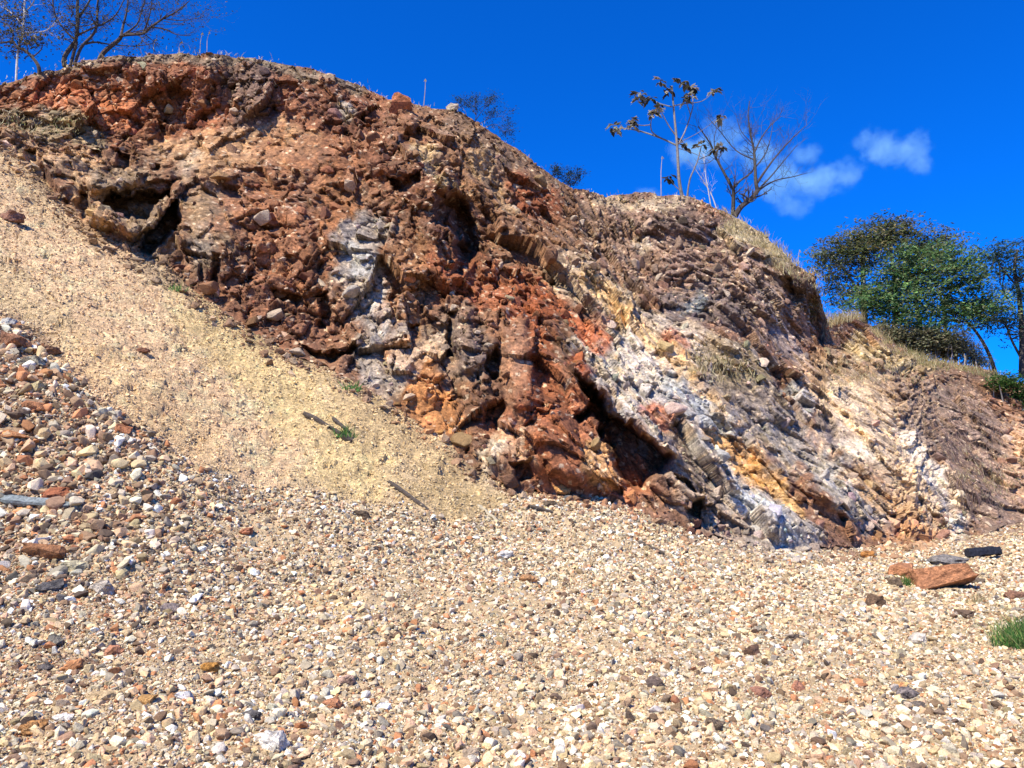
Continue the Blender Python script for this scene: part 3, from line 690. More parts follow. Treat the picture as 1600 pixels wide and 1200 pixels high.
# stones one can point at: pixel, width in px, kind, height factor, words
NAMED = [
    ((1484, 905), 86, (180, 114, 74), 0.50, 'large flat rust orange boulder with dark underside near the grass tuft', 'boulder'),
    ((1414, 890), 34, (182, 116, 74), 0.8, 'small orange block leaning against the large rust orange boulder', 'boulder'),
    ((1488, 876), 48, (116, 118, 122), 0.4, 'flat blue grey slab behind the rust orange boulder', 'boulder'),
    ((1368, 938), 32, (92, 64, 50), 0.7, 'rounded dark brown boulder in pale gravel below the orange boulder', 'boulder'),
    ((1508, 958), 30, (84, 60, 52), 0.6, 'dark brown jagged rock between orange boulder and green grass tuft', 'stone'),
    ((1400, 906), 18, (96, 80, 66), 0.8, 'small brown stone beside the little grass tuft', 'stone'),
    ((1530, 908), 20, (96, 84, 76), 0.6, 'small grey brown stone at the end of the orange boulder', 'stone'),
    ((1358, 865), 20, (214, 140, 60), 0.7, 'yellow orange stone at the foot of the cliff left of the orange boulder', 'stone'),
    ((1595, 932), 30, (130, 84, 66), 0.6, 'reddish brown stone at the right edge above the grass tuft', 'stone'),
    ((14, 535), 44, (146, 92, 66), 0.75, 'rust brown block sticking out of the scree at the left edge', 'boulder'),
    ((8, 502), 26, (214, 214, 204), 0.7, 'white stone above the rust brown block at the left edge', 'stone'),
    ((45, 562), 44, (188, 184, 160), 0.5, 'long flat greenish grey stone below the rust brown block', 'stone'),
    ((78, 546), 26, (140, 96, 76), 0.6, 'brown wedge shaped stone beside the rust brown block', 'stone'),
    ((50, 634), 30, (178, 112, 70), 0.7, 'orange rounded stone in the heap of pale stones', 'stone'),
    ((14, 678), 56, (196, 130, 80), 0.35, 'flat bright orange rock slab at the left edge', 'boulder'),
    ((55, 604), 30, (206, 190, 140), 0.7, 'yellowish stone in the heap of pale stones', 'stone'),
    ((190, 668), 22, (200, 122, 76), 0.8, 'orange brown stone at the edge of the scree', 'stone'),
    ((88, 770), 46, (168, 84, 46), 0.5, 'rust red stone lying just above the weathered plank', 'stone'),
    ((66, 862), 52, (170, 108, 64), 0.5, 'rust orange flat rock below the weathered plank', 'boulder'),
    ((118, 886), 34, (200, 192, 158), 0.6, 'pale greenish cream stone right of the rust orange flat rock', 'stone'),
    ((75, 915), 30, (62, 72, 86), 0.6, 'dark blue grey stone in the gravel below the rust orange rock', 'stone'),
    ((160, 918), 32, (206, 196, 180), 0.8, 'upright pale grey stone with dark shaded side', 'stone'),
    ((262, 948), 26, (140, 128, 128), 0.7, 'rounded mauve grey stone in the gravel', 'stone'),
    ((172, 1018), 24, (196, 130, 96), 1.0, 'reddish upright stone in the lower left gravel', 'stone'),
    ((84, 1000), 24, (104, 106, 102), 0.7, 'dark grey green stone in the lower left gravel', 'stone'),
    ((70, 1042), 22, (66, 70, 82), 0.6, 'blackish blue stone in the lower left gravel', 'stone'),
    ((110, 1042), 24, (206, 136, 84), 0.9, 'orange tan stone next to the blackish blue stone', 'stone'),
    ((326, 1042), 22, (214, 148, 52), 0.9, 'ochre yellow stone in the lower left gravel', 'stone'),
    ((226, 1094), 28, (222, 168, 96), 0.8, 'honey coloured rounded stone near the bottom edge', 'stone'),
    ((286, 1088), 24, (250, 250, 246), 0.8, 'bright white stone right of the honey coloured one', 'stone'),
    ((46, 1138), 32, (196, 136, 72), 0.7, 'tan orange stone with dark underside in the bottom left corner', 'stone'),
    ((160, 1092), 36, (232, 200, 150), 0.45, 'long pale yellow stone lying flat near the bottom edge', 'stone'),
    ((94, 1122), 28, (250, 246, 236), 0.45, 'long white stone near the bottom left corner', 'stone'),
    ((395, 1117), 30, (90, 94, 100), 0.35, 'thin dark grey slate lying near the bottom edge', 'stone'),
    ((430, 1158), 36, (246, 240, 226), 0.8, 'big white broken stone at the bottom edge', 'stone'),
    ((515, 1100), 28, (214, 142, 98), 0.75, 'salmon orange rounded stone near the bottom edge', 'stone'),
    ((540, 1062), 26, (204, 166, 146), 0.8, 'pink grey stone in the gravel near the bottom edge', 'stone'),
    ((598, 1105), 20, (250, 250, 248), 0.9, 'pure white round stone near the bottom edge', 'stone'),
    ((332, 1008), 24, (60, 60, 64), 0.3, 'thin black stone flake in the gravel', 'stone'),
    ((568, 802), 20, (70, 58, 54), 0.7, 'black brown stone where scree meets gravel', 'stone'),
    ((380, 830), 22, (186, 112, 80), 0.6, 'brick red stone in the gravel below the scree', 'stone'),
    ((735, 1178), 24, (198, 176, 150), 0.7, 'tan stone at the bottom edge left of centre', 'stone'),
    ((788, 865), 24, (232, 230, 222), 0.6, 'white stone in the middle of the gravel', 'stone'),
    ((825, 905), 22, (206, 150, 100), 0.7, 'tan orange stone in the middle of the gravel', 'stone'),
    ((1175, 1017), 24, (108, 70, 58), 0.8, 'dark reddish brown stone in the gravel at the right', 'stone'),
    ((1238, 996), 20, (78, 66, 64), 0.7, 'blackish stone in the gravel at the right', 'stone'),
    ((1026, 1068), 22, (96, 80, 80), 0.8, 'dark mauve stone in the lower gravel right of centre', 'stone'),
    ((1192, 1080), 26, (156, 100, 82), 0.7, 'brick brown stone in the lower right gravel', 'stone'),
    ((1252, 1072), 20, (196, 128, 100), 0.8, 'pinkish red stone in the lower right gravel', 'stone'),
    ((1418, 1085), 30, (112, 106, 112), 0.6, 'grey violet stone in the lower right gravel', 'stone'),
    ((1438, 1102), 22, (84, 78, 80), 0.7, 'dark grey stone just below the grey violet one', 'stone'),
    ((1118, 1132), 24, (110, 92, 76), 0.9, 'square brown stone near the bottom edge', 'stone'),
    ((1406, 1072), 20, (240, 190, 120), 0.6, 'pale orange stone above the grey violet one', 'stone'),
    ((1438, 998), 24, (236, 226, 208), 0.8, 'pale stone with shaded side above the grass tuft row', 'stone'),
    ((880, 762), 30, (226, 160, 84), 0.7, 'yellow orange rock at the foot of the rust red cliff wall', 'boulder'),
    ((888, 777), 14, (88, 104, 116), 0.8, 'small blue grey stone below the yellow orange rock', 'stone'),
    ((860, 785), 20, (70, 60, 54), 0.6, 'dark stone on the pale gravel below the rust red wall', 'stone'),
    ((225, 547), 16, (128, 66, 44), 0.7, 'small rust red stone alone on the tan scree', 'stone'),
    ((16, 338), 34, (150, 100, 84), 0.6, 'reddish brown rock stuck in the scree at the left edge', 'boulder'),
    ((626, 160), 30, (180, 98, 58), 1.5, 'pointed orange rock standing on the crest of the cliff', 'boulder'),
    ((708, 162), 20, (206, 190, 168), 0.7, 'pale rock lying on the crest of the cliff', 'boulder'),
]
STONE_GROUP = 'larger stones lying in the gravel'
used_stone = 0
placed = []
for k, ((u, v), w, colr, hf, words_, cat) in enumerate(NAMED):
    p, n = on_land(u, v + w * 0.2 * hf)
    sz = w / FPX * p.y * 1.05
    o = bpy.data.objects.new('stone' if cat == 'stone' else 'boulder', hull_mesh(cat, 20 + k % 7, 900 + k, (1, 0.8, 0.85), M_BOULDER, 1.0, 0.7))
    COL.objects.link(o)
    o.location = p + Vector((0, 0.15 * sz, sz * 0.22 * hf))
    o.scale = (sz, sz, sz * hf)
    o.rotation_euler = (0.1 * (k % 3 - 1), 0.12 * (k % 5 - 2) / 2, random.uniform(-0.5, 0.5))
    o.color = (*(np.clip(lin(colr) * 0.66 + lin((222, 196, 156)) * 0.12, 0, 0.85)), 1)
    tag(o, words_, cat, STONE_GROUP)
    placed.append((u, v, w))
def region(u, v):
    if v < 830 and u < 260: return 'in the rubble heap by the left edge'
    if v < 830: return 'at the foot of the cliff'
    col = ['by the left edge', 'left of centre', 'in the middle', 'right of centre', 'by the right edge'][min(4, int(u / 320))]
    row = 'in the upper gravel' if v < 900 else 'in the mid gravel' if v < 1000 else 'in the lower gravel' if v < 1100 else 'along the bottom edge'
    return row + ' ' + col
alike = {}
single = np.zeros(len(r), bool)
count = 0
for i in order:
    if count >= 236: break
    if any((su[i] - a) ** 2 + (sv[i] - b) ** 2 < (0.5 * (w + px[i])) ** 2 for a, b, w in placed): continue
    single[i] = True; count += 1
    o = bpy.data.objects.new('stone', SH_STONE[i % len(SH_STONE)]); COL.objects.link(o)
    o.location = posc[i]; o.scale = shape[i]; o.rotation_euler = eul[i]; o.color = (*scol[i], 1)
    form = 'flat' if shape[i, 2] < 0.85 * size[i] else 'blocky' if shape[i, 2] > 1.08 * size[i] else 'angular'
    big_ = 'large' if px[i] > 30 else 'middling' if px[i] > 23 else 'small'
    tag(o, None, 'stone', STONE_GROUP)
    alike.setdefault((big_, form, KIND[kind[i]][0], region(su[i], sv[i])), []).append((su[i], o))
NTH = ['leftmost', 'second from left', 'third from left', 'fourth from left', 'fifth from left', 'sixth from left', 'seventh from left', 'eighth from left', 'ninth from left', 'tenth from left', 'eleventh from left', 'twelfth from left']
for (a, f_, k_, where), members in alike.items():
    members.sort(key=lambda m: m[0])
    for j, (_, o) in enumerate(members):
        if len(members) == 1: o['label'] = f'{a} {f_} {k_} stone {where}'
        else:
            nth = 'rightmost' if j == len(members) - 1 else NTH[min(j, 11)]
            o['label'] = f'{nth} {a} {f_} {k_} stone {where}'
keep = ~single
for a, b, w in placed[:20]:
    keep &= ~((np.abs(su - a) < w * 0.35) & (np.abs(sv - b) < w * 0.2))
gravel_o = instancer('gravel', posc[keep], eul[keep], shape[keep], scol[keep], (np.arange(len(r)) % len(SH_GRAVEL))[keep], SH_GRAVEL)
tag(gravel_o, 'pale loose gravel covering the quarry floor', 'gravel', kind='stuff')

# loose and jutting rocks of the cliff face
uc, vc = project(PC)
tc = np.broadcast_to(t2, UC.shape)
rw = (inframe(uc, vc, 20) + 0.5 * (~inframe(uc, vc, 20))) * (0.35 + 0.65 * rough.reshape(UC.shape)) * soft.reshape(UC.shape) * (HOL < 0.15)
rw = rw * (1 + 5.0 * (tc < 0.05) + 2.0 * (tc > 0.965))
r2, c2, pos2 = sample_grid(PC, uc, vc, rw.astype(float), 11000)
sz2 = np.minimum(0.075 * (1 - RNG.random(len(r2))) ** (-1 / 2.4), 0.55)
sz2 = np.where((tc[r2, c2] > 0.95), np.minimum(sz2, 0.22), sz2)
col2 = CC[r2, c2] * (0.75 + 0.6 * RNG.random((len(r2), 1))) * (1 + 0.06 * RNG.normal(size=(len(r2), 3)))
pale = RNG.random(len(r2)) < 0.10
col2[pale] = 0.4 * col2[pale] + 0.6 * lin((226, 206, 176)) * 0.8
col2 = np.clip(col2, 0.012, 0.85)
shp2 = np.stack([np.ones(len(r2)), RNG.uniform(0.6, 1.0, len(r2)), RNG.uniform(0.6, 1.1, len(r2))], -1) * sz2[:, None]
eul2 = RNG.uniform(-0.6, 0.6, (len(r2), 3)); eul2[:, 2] += RNG.uniform(0, 6.28, len(r2)); eul2[:, 1] += np.where(uc[r2, c2] > 850, 0.7, 0.0)
pos2 = pos2 + NC[r2, c2] * (sz2 * 0.05)[:, None]
wt = inframe(ug, vg, 20) * smooth(0.962, 1.0, np.broadcast_to(t1, UG.shape)) ** 2
r3, c3, pos3 = sample_grid(PG, ug, vg, wt, 3600)
sz3 = np.minimum(0.05 * (1 - RNG.random(len(r3))) ** (-1 / 2.2), 0.3)
col3 = np.clip(CC[6, c3] * RNG.uniform(0.7, 1.3, (len(r3), 1)) * 0.8 + 0.2 * lin((210, 184, 146)), 0.012, 0.85)
toe_set = (pos3 + NG[r3, c3] * (sz3 * 0.1)[:, None], RNG.uniform(-0.7, 0.7, (len(r3), 3)) * np.array([1, 1, 4.5]), np.stack([np.ones(len(r3)), RNG.uniform(0.6, 1, len(r3)), RNG.uniform(0.6, 1, len(r3))], -1) * sz3[:, None], col3)
ord2 = np.argsort(-sz2 / pos2[:, 1] * ((uc[r2, c2] > 0) & (uc[r2, c2] < 1600)))
big2 = ord2[:300]
for i in big2:
    o = bpy.data.objects.new('rock', SH_CHUNK[i % len(SH_CHUNK)]); COL.objects.link(o)
    o.parent = cliff_o
    o.location = pos2[i]; o.scale = shp2[i]; o.rotation_euler = eul2[i]; o.color = (*col2[i], 1)
rest = np.ones(len(r2), bool); rest[big2] = False
rub = instancer('rubble', np.concatenate([pos2[rest], toe_set[0]]), np.concatenate([eul2[rest], toe_set[1]]), np.concatenate([shp2[rest], toe_set[2]]), np.concatenate([col2[rest], toe_set[3]]),
                np.arange(rest.sum() + len(r3)) % len(SH_RUBBLE), SH_RUBBLE, cliff_o)
rub['kind'] = 'stuff'

# ------------------------------------------------------------------ plants
class MB:
    def __init__(self): self.v, self.f, self.c = [], [], []
    def add(self, vs, fs, col):
        n = len(self.v)
        self.v += [tuple(x) for x in vs]; self.c += [tuple(col)] * len(vs)
        self.f += [tuple(i + n for i in f) for f in fs]
    def tube(self, pts, radii, col, sides=5):
        pts = [Vector(p) for p in pts]
        vs, fs = [], []
        n = len(pts)
        for i, p in enumerate(pts):
            d = (pts[min(i + 1, n - 1)] - pts[max(i - 1, 0)]).normalized()
            a = d.cross(Vector((0.3, 0.9, 0.2))).normalized(); b = d.cross(a)
            for k in range(sides):
                t = 2 * math.pi * k / sides
                vs.append(p + (a * math.cos(t) + b * math.sin(t)) * radii[i])
        for i in range(n - 1):
            for k in range(sides):
                fs.append((i * sides + k, i * sides + (k + 1) % sides, (i + 1) * sides + (k + 1) % sides, (i + 1) * sides + k))
        fs.append(tuple(range(sides))[::-1]); fs.append(tuple((n - 1) * sides + k for k in range(sides)))
        self.add(vs, fs, col)
    def leaf(self, p, d, n, L, W, col):
        """A leaf blade folded along its midrib."""
        s = d.cross(n)
        if s.length < 1e-6: s = Vector((1, 0, 0))
        s = s.normalized() * W; m = p + d * L * 0.5 - n * W * 0.25; e = p + d * L
        self.add([p, m + s, e, m - s], [(0, 1, 2), (0, 2, 3)], col)
    def blade(self, p, d, L, W, bend, col):
        s = d.cross(Vector((0, 1, 0)));  s = (s.normalized() if s.length > 1e-6 else Vector((1, 0, 0))) * W * 0.5
        m = p + d * L * 0.55 + bend * 0.3 * L; e = p + d * L * 0.9 + bend * L
        self.add([p - s, p + s, m + s * 0.8, m - s * 0.8, e], [(0, 1, 2, 3), (3, 2, 4)], col)
    def build(self, name, mat, parent=None):
        off = Vector((0, 0, 0)) if parent is None else parent.matrix_basis.translation
        vs = [(x - off.x, y - off.y, z - off.z) for x, y, z in self.v]
        return mesh_obj(name, vs, self.f, mat, parent, False, np.array(self.c) if self.c else None)
def empty(name, loc, label, cat, group=None):
    o = bpy.data.objects.new(name, None); COL.objects.link(o); o.location = loc
    o.empty_display_size = 0.3
    return tag(o, label, cat, group)
M_BARK = plain('bark', (0, 0, 0), 0.9, 0.35, 14.0, 0, True, 0.5)
def rv(rr, s=1.0): return Vector((rr.gauss(0, s), rr.gauss(0, s), rr.gauss(0, s)))
def jcol(rr, col, a=0.2): 
    k = rr.uniform(1 - a, 1 + a)
    return tuple(max(0.004, c * k * rr.uniform(0.93, 1.07)) for c in col)
def limb(px_pts, D, rr, wob=0.05, dd=0.0):
    """A limb drawn through pixels, its depth wandering."""
    out = []
    d = 0.0
    for i, (u, v) in enumerate(px_pts):
        out.append(PT(u, v, D + d)); d += dd + rr.gauss(0, wob)
    # smooth by subdividing
    res = []
    for i in range(len(out) - 1):
        a, b = out[i], out[i + 1]
        p0 = out[i - 1] if i else a; p3 = out[i + 2] if i + 2 < len(out) else b
        for k in range(4):
            t = k / 4
            res.append(0.5 * ((2 * a) + (b - p0) * t + (2 * p0 - 5 * a + 4 * b - p3) * t * t + (3 * a - p0 - 3 * b + p3) * t ** 3))
    res.append(out[-1])
    return res
def sprout(mb, p, d, L, r, lvl, rr, col, up=0.15, ends=None, kids=(2, 4), spread=0.6, wob=0.18):
    n = 4
    pts = [p]; dd = d.normalized()
    for i in range(n):
        dd = (dd + rv(rr, wob) + Vector((0, 0, up * 0.3))).normalized()
        pts.append(pts[-1] + dd * L / n)
    mb.tube(pts, [r * (1 - 0.6 * i / n) for i in range(n + 1)], jcol(rr, col, 0.15), 4 if r > 0.012 else 3)
    if ends is not None: ends.append((pts[-1], dd, lvl))
    if lvl <= 0: return
    for k in range(rr.randint(*kids)):
        i = rr.randint(1, n)
        nd = (dd + rv(rr, spread) + Vector((0, 0, up))).normalized()
        sprout(mb, pts[i], nd, L * rr.uniform(0.5, 0.8), r * 0.55, lvl - 1, rr, col, up, ends, kids, spread, wob)
def spray(mb, p, rr, rad, n, L, W, cols, flat=0.45, droop=0.0):
    """A twig end: leaflets round a point."""
    for k in range(n):
        q = p + Vector((rr.gauss(0, rad), rr.gauss(0, rad), rr.gauss(0, rad * flat)))
        d = Vector((rr.uniform(-1, 1), rr.uniform(-1, 1), rr.uniform(-0.5, 0.5) - droop)).normalized()
        nn = Vector((rr.gauss(0, 0.5), rr.gauss(0, 0.5) - 0.3, 1)).normalized()
        mb.leaf(q, d, nn, L * rr.uniform(0.7, 1.4), W * rr.uniform(0.7, 1.3), jcol(rr, rr.choice(cols), 0.3))
DARK_BARK = tuple(lin((92, 84, 78)) * 0.75); GREY_BARK = tuple(lin((150, 142, 134)) * 0.7); PALE_BARK = tuple(lin((206, 200, 190)) * 0.8)

def drawn_tree(name, label, base, limbs, D, col, seed, twig_lvl=1, twig_n=2, twig_len=0.5, tuft=None, group='trees on the crest of the cliff', leaves=None, cat='tree', up=0.15):
    """A tree drawn limb by limb: base pixel, limbs as (pixels, base radius, tip radius, depth drift)."""
    rr = random.Random(seed)
    e = empty(name, PT(base[0], base[1] + 6, D), label, cat, group)
    ends = []
    allb = MB(); tr = MB()
    for k, (pts, r0, r1, dd) in enumerate(limbs):
        path = limb(pts, D, rr, 0.06, dd)
        n = len(path)
        rad = [0.8 * (r0 + (r1 - r0) * i / (n - 1)) for i in range(n)]
        (tr if k == 0 else allb).tube(path, rad, jcol(rr, col, 0.1), 6)
        for j in range(int(twig_n * n / 4)):
            i = rr.randint(int(n * 0.35), n - 1)
            d = (path[min(i + 1, n - 1)] - path[i - 1]).normalized()
            nd = (d + rv(rr, 0.7) + Vector((0, 0, 0.2))).normalized()
            sprout(allb, path[i], nd, twig_len * rr.uniform(0.5, 1.2), max(0.005, rad[i] * 0.36), twig_lvl, rr, col, up, ends)
        ends.append((path[-1], (path[-1] - path[-2]).normalized(), 0))
    tr.build('trunk', M_BARK, e); allb.build('branch', M_BARK, e)['kind'] = 'stuff'
    if leaves:
        lf = MB(); share, n, L, W, cols, rad = leaves
        for p, d, l in ends:
            if rr.random() < share: spray(lf, p, rr, rad, n, L, W, cols)
        if lf.v: lf.build('crown', M_LEAF, e)
    if tuft:
        for (u, v) in tuft:
            lf = MB(); p = PT(u, v, D + rr.gauss(0, 0.15))
            for k in range(rr.randint(8, 12)):
                a = rr.uniform(0, 6.28); d = Vector((math.cos(a), math.sin(a), rr.uniform(-0.9, 0.5))).normalized()
                c = rr.choice([lin((84, 80, 62)), lin((118, 112, 92)), lin((60, 58, 46)), lin((150, 146, 130)), lin((186, 180, 160))]) * 0.9
                q = p + rv(rr, 0.05)
                L = rr.uniform(0.16, 0.30)
                m = q + d * L * 0.5 + Vector((0, 0, 0.02))
                lf.leaf(q, d, Vector((0, 0, 1)), L, L * 0.30, jcol(rr, c, 0.25))
                lf.leaf(m, (d + Vector((0, 0, -0.9))).normalized(), d, L * 0.8, L * 0.26, jcol(rr, c, 0.25))
            lf.build('leaf_cluster', M_LEAF, e)
    return e
OLIVE = [tuple(lin(c) * 0.7) for c in ((92, 92, 60), (112, 104, 72), (70, 74, 50), (128, 116, 84))]
drawn_tree('leaf_tufted_tree', 'slender grey tree with tufts of drooping leaves at its branch ends', (1067, 310), [
    ([(1067, 312), (1061, 280), (1058, 227), (1053, 174), (1050, 134)], 0.075, 0.03, 0), ([(1057, 227), (1033, 216), (1004, 206), (980, 201), (962, 201)], 0.04, 0.018, 0.12),
    ([(1033, 216), (1019, 206), (1017, 191), (1021, 177)], 0.03, 0.015, -0.1), ([(1016, 195), (1002, 196), (988, 191)], 0.022, 0.014, -0.1), ([(1056, 212), (1044, 195), (1031, 170)], 0.03, 0.015, -0.15),
    ([(1050, 167), (1034, 163), (1017, 156), (1001, 152)], 0.028, 0.012, 0.1), ([(1060, 225), (1070, 206), (1079, 180), (1083, 161), (1079, 140)], 0.035, 0.016, 0.12),
    ([(1079, 180), (1074, 164), (1069, 155)], 0.022, 0.013, -0.1), ([(1054, 165), (1070, 162), (1097, 158), (1115, 143)], 0.026, 0.012, 0.1), ([(1073, 313), (1078, 280), (1089, 254), (1096, 228)], 0.04, 0.018, -0.1),
    ([(1067, 301), (1055, 291), (1047, 279)], 0.022, 0.012, -0.1), ([(1092, 249), (1108, 242), (1116, 234), (1127, 232)], 0.02, 0.012, -0.1), ([(1049, 140), (1041, 137), (1032, 128)], 0.018, 0.01, 0), ([(1060, 224), (1069, 222)], 0.02, 0.012, -0.1),
    ([(1061, 232), (1085, 240), (1110, 252)], 0.016, 0.008, 0.1), ([(1063, 222), (1095, 205), (1122, 184)], 0.016, 0.008, 0.1)],
    24.9, GREY_BARK, 11, 0, 0, 0.2,
    tuft=[(957, 196), (968, 203), (987, 188), (991, 195), (1000, 146), (998, 155), (1016, 154), (1021, 177), (1030, 168), (1031, 127), (1052, 124), (1043, 138), (1068, 131), (1079, 138), (1069, 154), (1075, 150), (1116, 141), (1069, 223), (1096, 226), (1116, 233), (1127, 232), (1046, 276), (1123, 183)])
drawn_tree('bare_tree', 'bare leafless tree with a thick leaning trunk on the grassy crest', (1149, 336), [
    ([(1148, 338), (1158, 323), (1172, 312), (1184, 298)], 0.12, 0.085, 0), ([(1184, 299), (1181, 285), (1180, 265), (1178, 235), (1174, 215), (1169, 182), (1171, 158)], 0.085, 0.012, 0.05),
    ([(1145, 336), (1146, 310), (1146, 296)], 0.085, 0.07, -0.05), ([(1146, 297), (1134, 275), (1118, 245), (1110, 225), (1091, 197)], 0.065, 0.02, 0), ([(1147, 294), (1156, 283), (1175, 268), (1180, 252)], 0.05, 0.02, 0.1),
    ([(1183, 300), (1196, 290), (1215, 281), (1240, 276), (1262, 270)], 0.045, 0.01, 0.1), ([(1183, 286), (1195, 268), (1212, 245), (1238, 216), (1260, 196)], 0.055, 0.01, -0.1), ([(1187, 294), (1205, 275), (1226, 250), (1246, 226)], 0.04, 0.01, 0.15),
    ([(1178, 240), (1190, 215), (1205, 195), (1220, 182)], 0.035, 0.01, -0.1), ([(1179, 250), (1150, 235), (1125, 205), (1106, 183)], 0.03, 0.008, 0.15), ([(1180, 262), (1196, 240), (1204, 215), (1208, 190)], 0.03, 0.008, 0.1), ([(1118, 245), (1116, 215), (1124, 190)], 0.025, 0.008, 0.1), ([(1176, 225), (1158, 205), (1150, 180)], 0.022, 0.007, 0.1)],
    25.4, DARK_BARK, 12, 2, 3, 0.66, up=0.25)
for k, (pts, lab) in enumerate([([(1112, 330), (1107, 300), (1102, 270), (1099, 240)], 'thin pale dead stem leaning left of the bare tree'), ([(1122, 334), (1112, 305), (1100, 285), (1085, 262)], 'spindly pale sapling bending towards the tufted tree')]):
    drawn_tree('sapling', lab, pts[0], [(pts, 0.025, 0.008, 0.05)], 25.0, PALE_BARK, 30 + k, 1, 4, 0.5)
drawn_tree('dark_stemmed_tree', 'dark many stemmed tree with sparse leaves in the top left corner', (104, 99), [
    ([(101, 104), (101, 89), (112, 72), (118, 63), (121, 42), (121, 14), (123, -40), (128, -110)], 0.085, 0.04, 0), ([(110, 103), (116, 80), (120, 65)], 0.055, 0.05, 0), ([(116, 102), (127, 74), (146, 53), (152, 36), (152, 14), (156, -30)], 0.055, 0.03, 0.1),
    ([(118, 63), (106, 52), (91, 33), (85, 18), (80, -15)], 0.04, 0.02, -0.1), ([(121, 55), (149, 42), (162, 37), (181, 23), (196, -5)], 0.04, 0.015, 0.1), ([(127, 70), (149, 66), (170, 69), (212, 72), (246, 66)], 0.04, 0.01, 0.1), ([(121, 30), (136, 8), (150, -20)], 0.05, 0.02, 0.1)],
    20.8, DARK_BARK, 13, 2, 2, 0.75, leaves=(0.35, 6, 0.07, 0.02, OLIVE, 0.09))
drawn_tree('spreading_tree', 'leaning tree with long bare branches reaching right at the top left', (156, 93), [
    ([(154, 98), (162, 82), (185, 63), (193, 55), (223, 52), (236, 42), (255, 29), (276, 18), (295, 2)], 0.09, 0.015, 0), ([(189, 57), (193, 38), (198, 18), (202, -20)], 0.05, 0.02, 0.1), ([(236, 42), (259, 46), (276, 54), (298, 56)], 0.03, 0.008, 0.1),
    ([(223, 52), (232, 30), (236, 10), (240, -15)], 0.03, 0.01, -0.1), ([(255, 29), (285, 32), (318, 26)], 0.022, 0.006, 0.1), ([(193, 54), (214, 38), (222, 14), (230, -10)], 0.035, 0.012, 0.1)],
    21.0, DARK_BARK, 14, 2, 3, 0.65, leaves=(0.22, 5, 0.06, 0.018, OLIVE, 0.08))
drawn_tree('white_stemmed_tree', 'thin tree with a straight whitish trunk at the top left edge', (26, 122), [
    ([(25, 128), (28, 80), (36, 52), (38, 16), (41, -40)], 0.036, 0.024, 0), ([(38, 51), (68, 49), (82, 40)], 0.03, 0.01, -0.1), ([(36, 40), (20, 22), (5, 12)], 0.025, 0.01, 0.1), ([(38, 20), (52, 4), (60, -20)], 0.025, 0.01, 0.1)],
    20.5, PALE_BARK, 15, 1, 4, 0.5, leaves=(0.6, 8, 0.08, 0.022, OLIVE, 0.12))
drawn_tree('crooked_tree', 'crooked dark tree bending left over the crest at the top left edge', (61, 111), [
    ([(62, 116), (59, 101), (43, 82), (28, 74), (19, 65), (0, 67), (-25, 62)], 0.07, 0.02, 0), ([(19, 65), (20, 50), (10, 38), (-10, 30)], 0.03, 0.012, 0.1), ([(50, 90), (64, 78), (66, 68)], 0.025, 0.01, 0.1), ([(30, 75), (30, 56), (22, 40), (28, 26)], 0.03, 0.012, 0.1)],
    20.4, DARK_BARK, 16, 2, 3, 0.5, leaves=(0.4, 7, 0.08, 0.022, OLIVE, 0.12))
SHR = [tuple(lin(c) * 0.7) for c in ((60, 84, 74), (84, 100, 78), (50, 66, 66))]
drawn_tree('crest_shrub', 'small feathery green shrub on the crest below the pointed orange rock', (738, 192), [
    ([(742, 198), (744, 175), (742, 152)], 0.02, 0.006, 0), ([(742, 190), (756, 170), (766, 162)], 0.015, 0.005, 0.1), ([(745, 196), (765, 185), (784, 182)], 0.015, 0.005, 0), ([(744, 180), (732, 165), (722, 166)], 0.012, 0.005, 0), ([(760, 198), (775, 195), (788, 208)], 0.012, 0.005, 0)],
    22.9, DARK_BARK, 17, 1, 5, 0.28, leaves=(0.9, 12, 0.055, 0.012, SHR, 0.09), group='shrubs on the crest', cat='shrub')
drawn_tree('crest_shrub', 'tiny dark green shrub hanging over the crest beside the saddle', (868, 280), [
    ([(856, 292), (872, 279), (890, 271)], 0.022, 0.008, 0), ([(862, 292), (884, 284), (906, 277)], 0.02, 0.008, 0.1), ([(858, 290), (864, 272), (870, 262)], 0.018, 0.008, 0), ([(872, 292), (890, 288), (900, 284)], 0.016, 0.008, 0)],
    23.6, DARK_BARK, 18, 1, 4, 0.2, leaves=(0.9, 12, 0.06, 0.014, SHR, 0.07), group='shrubs on the crest', cat='shrub')

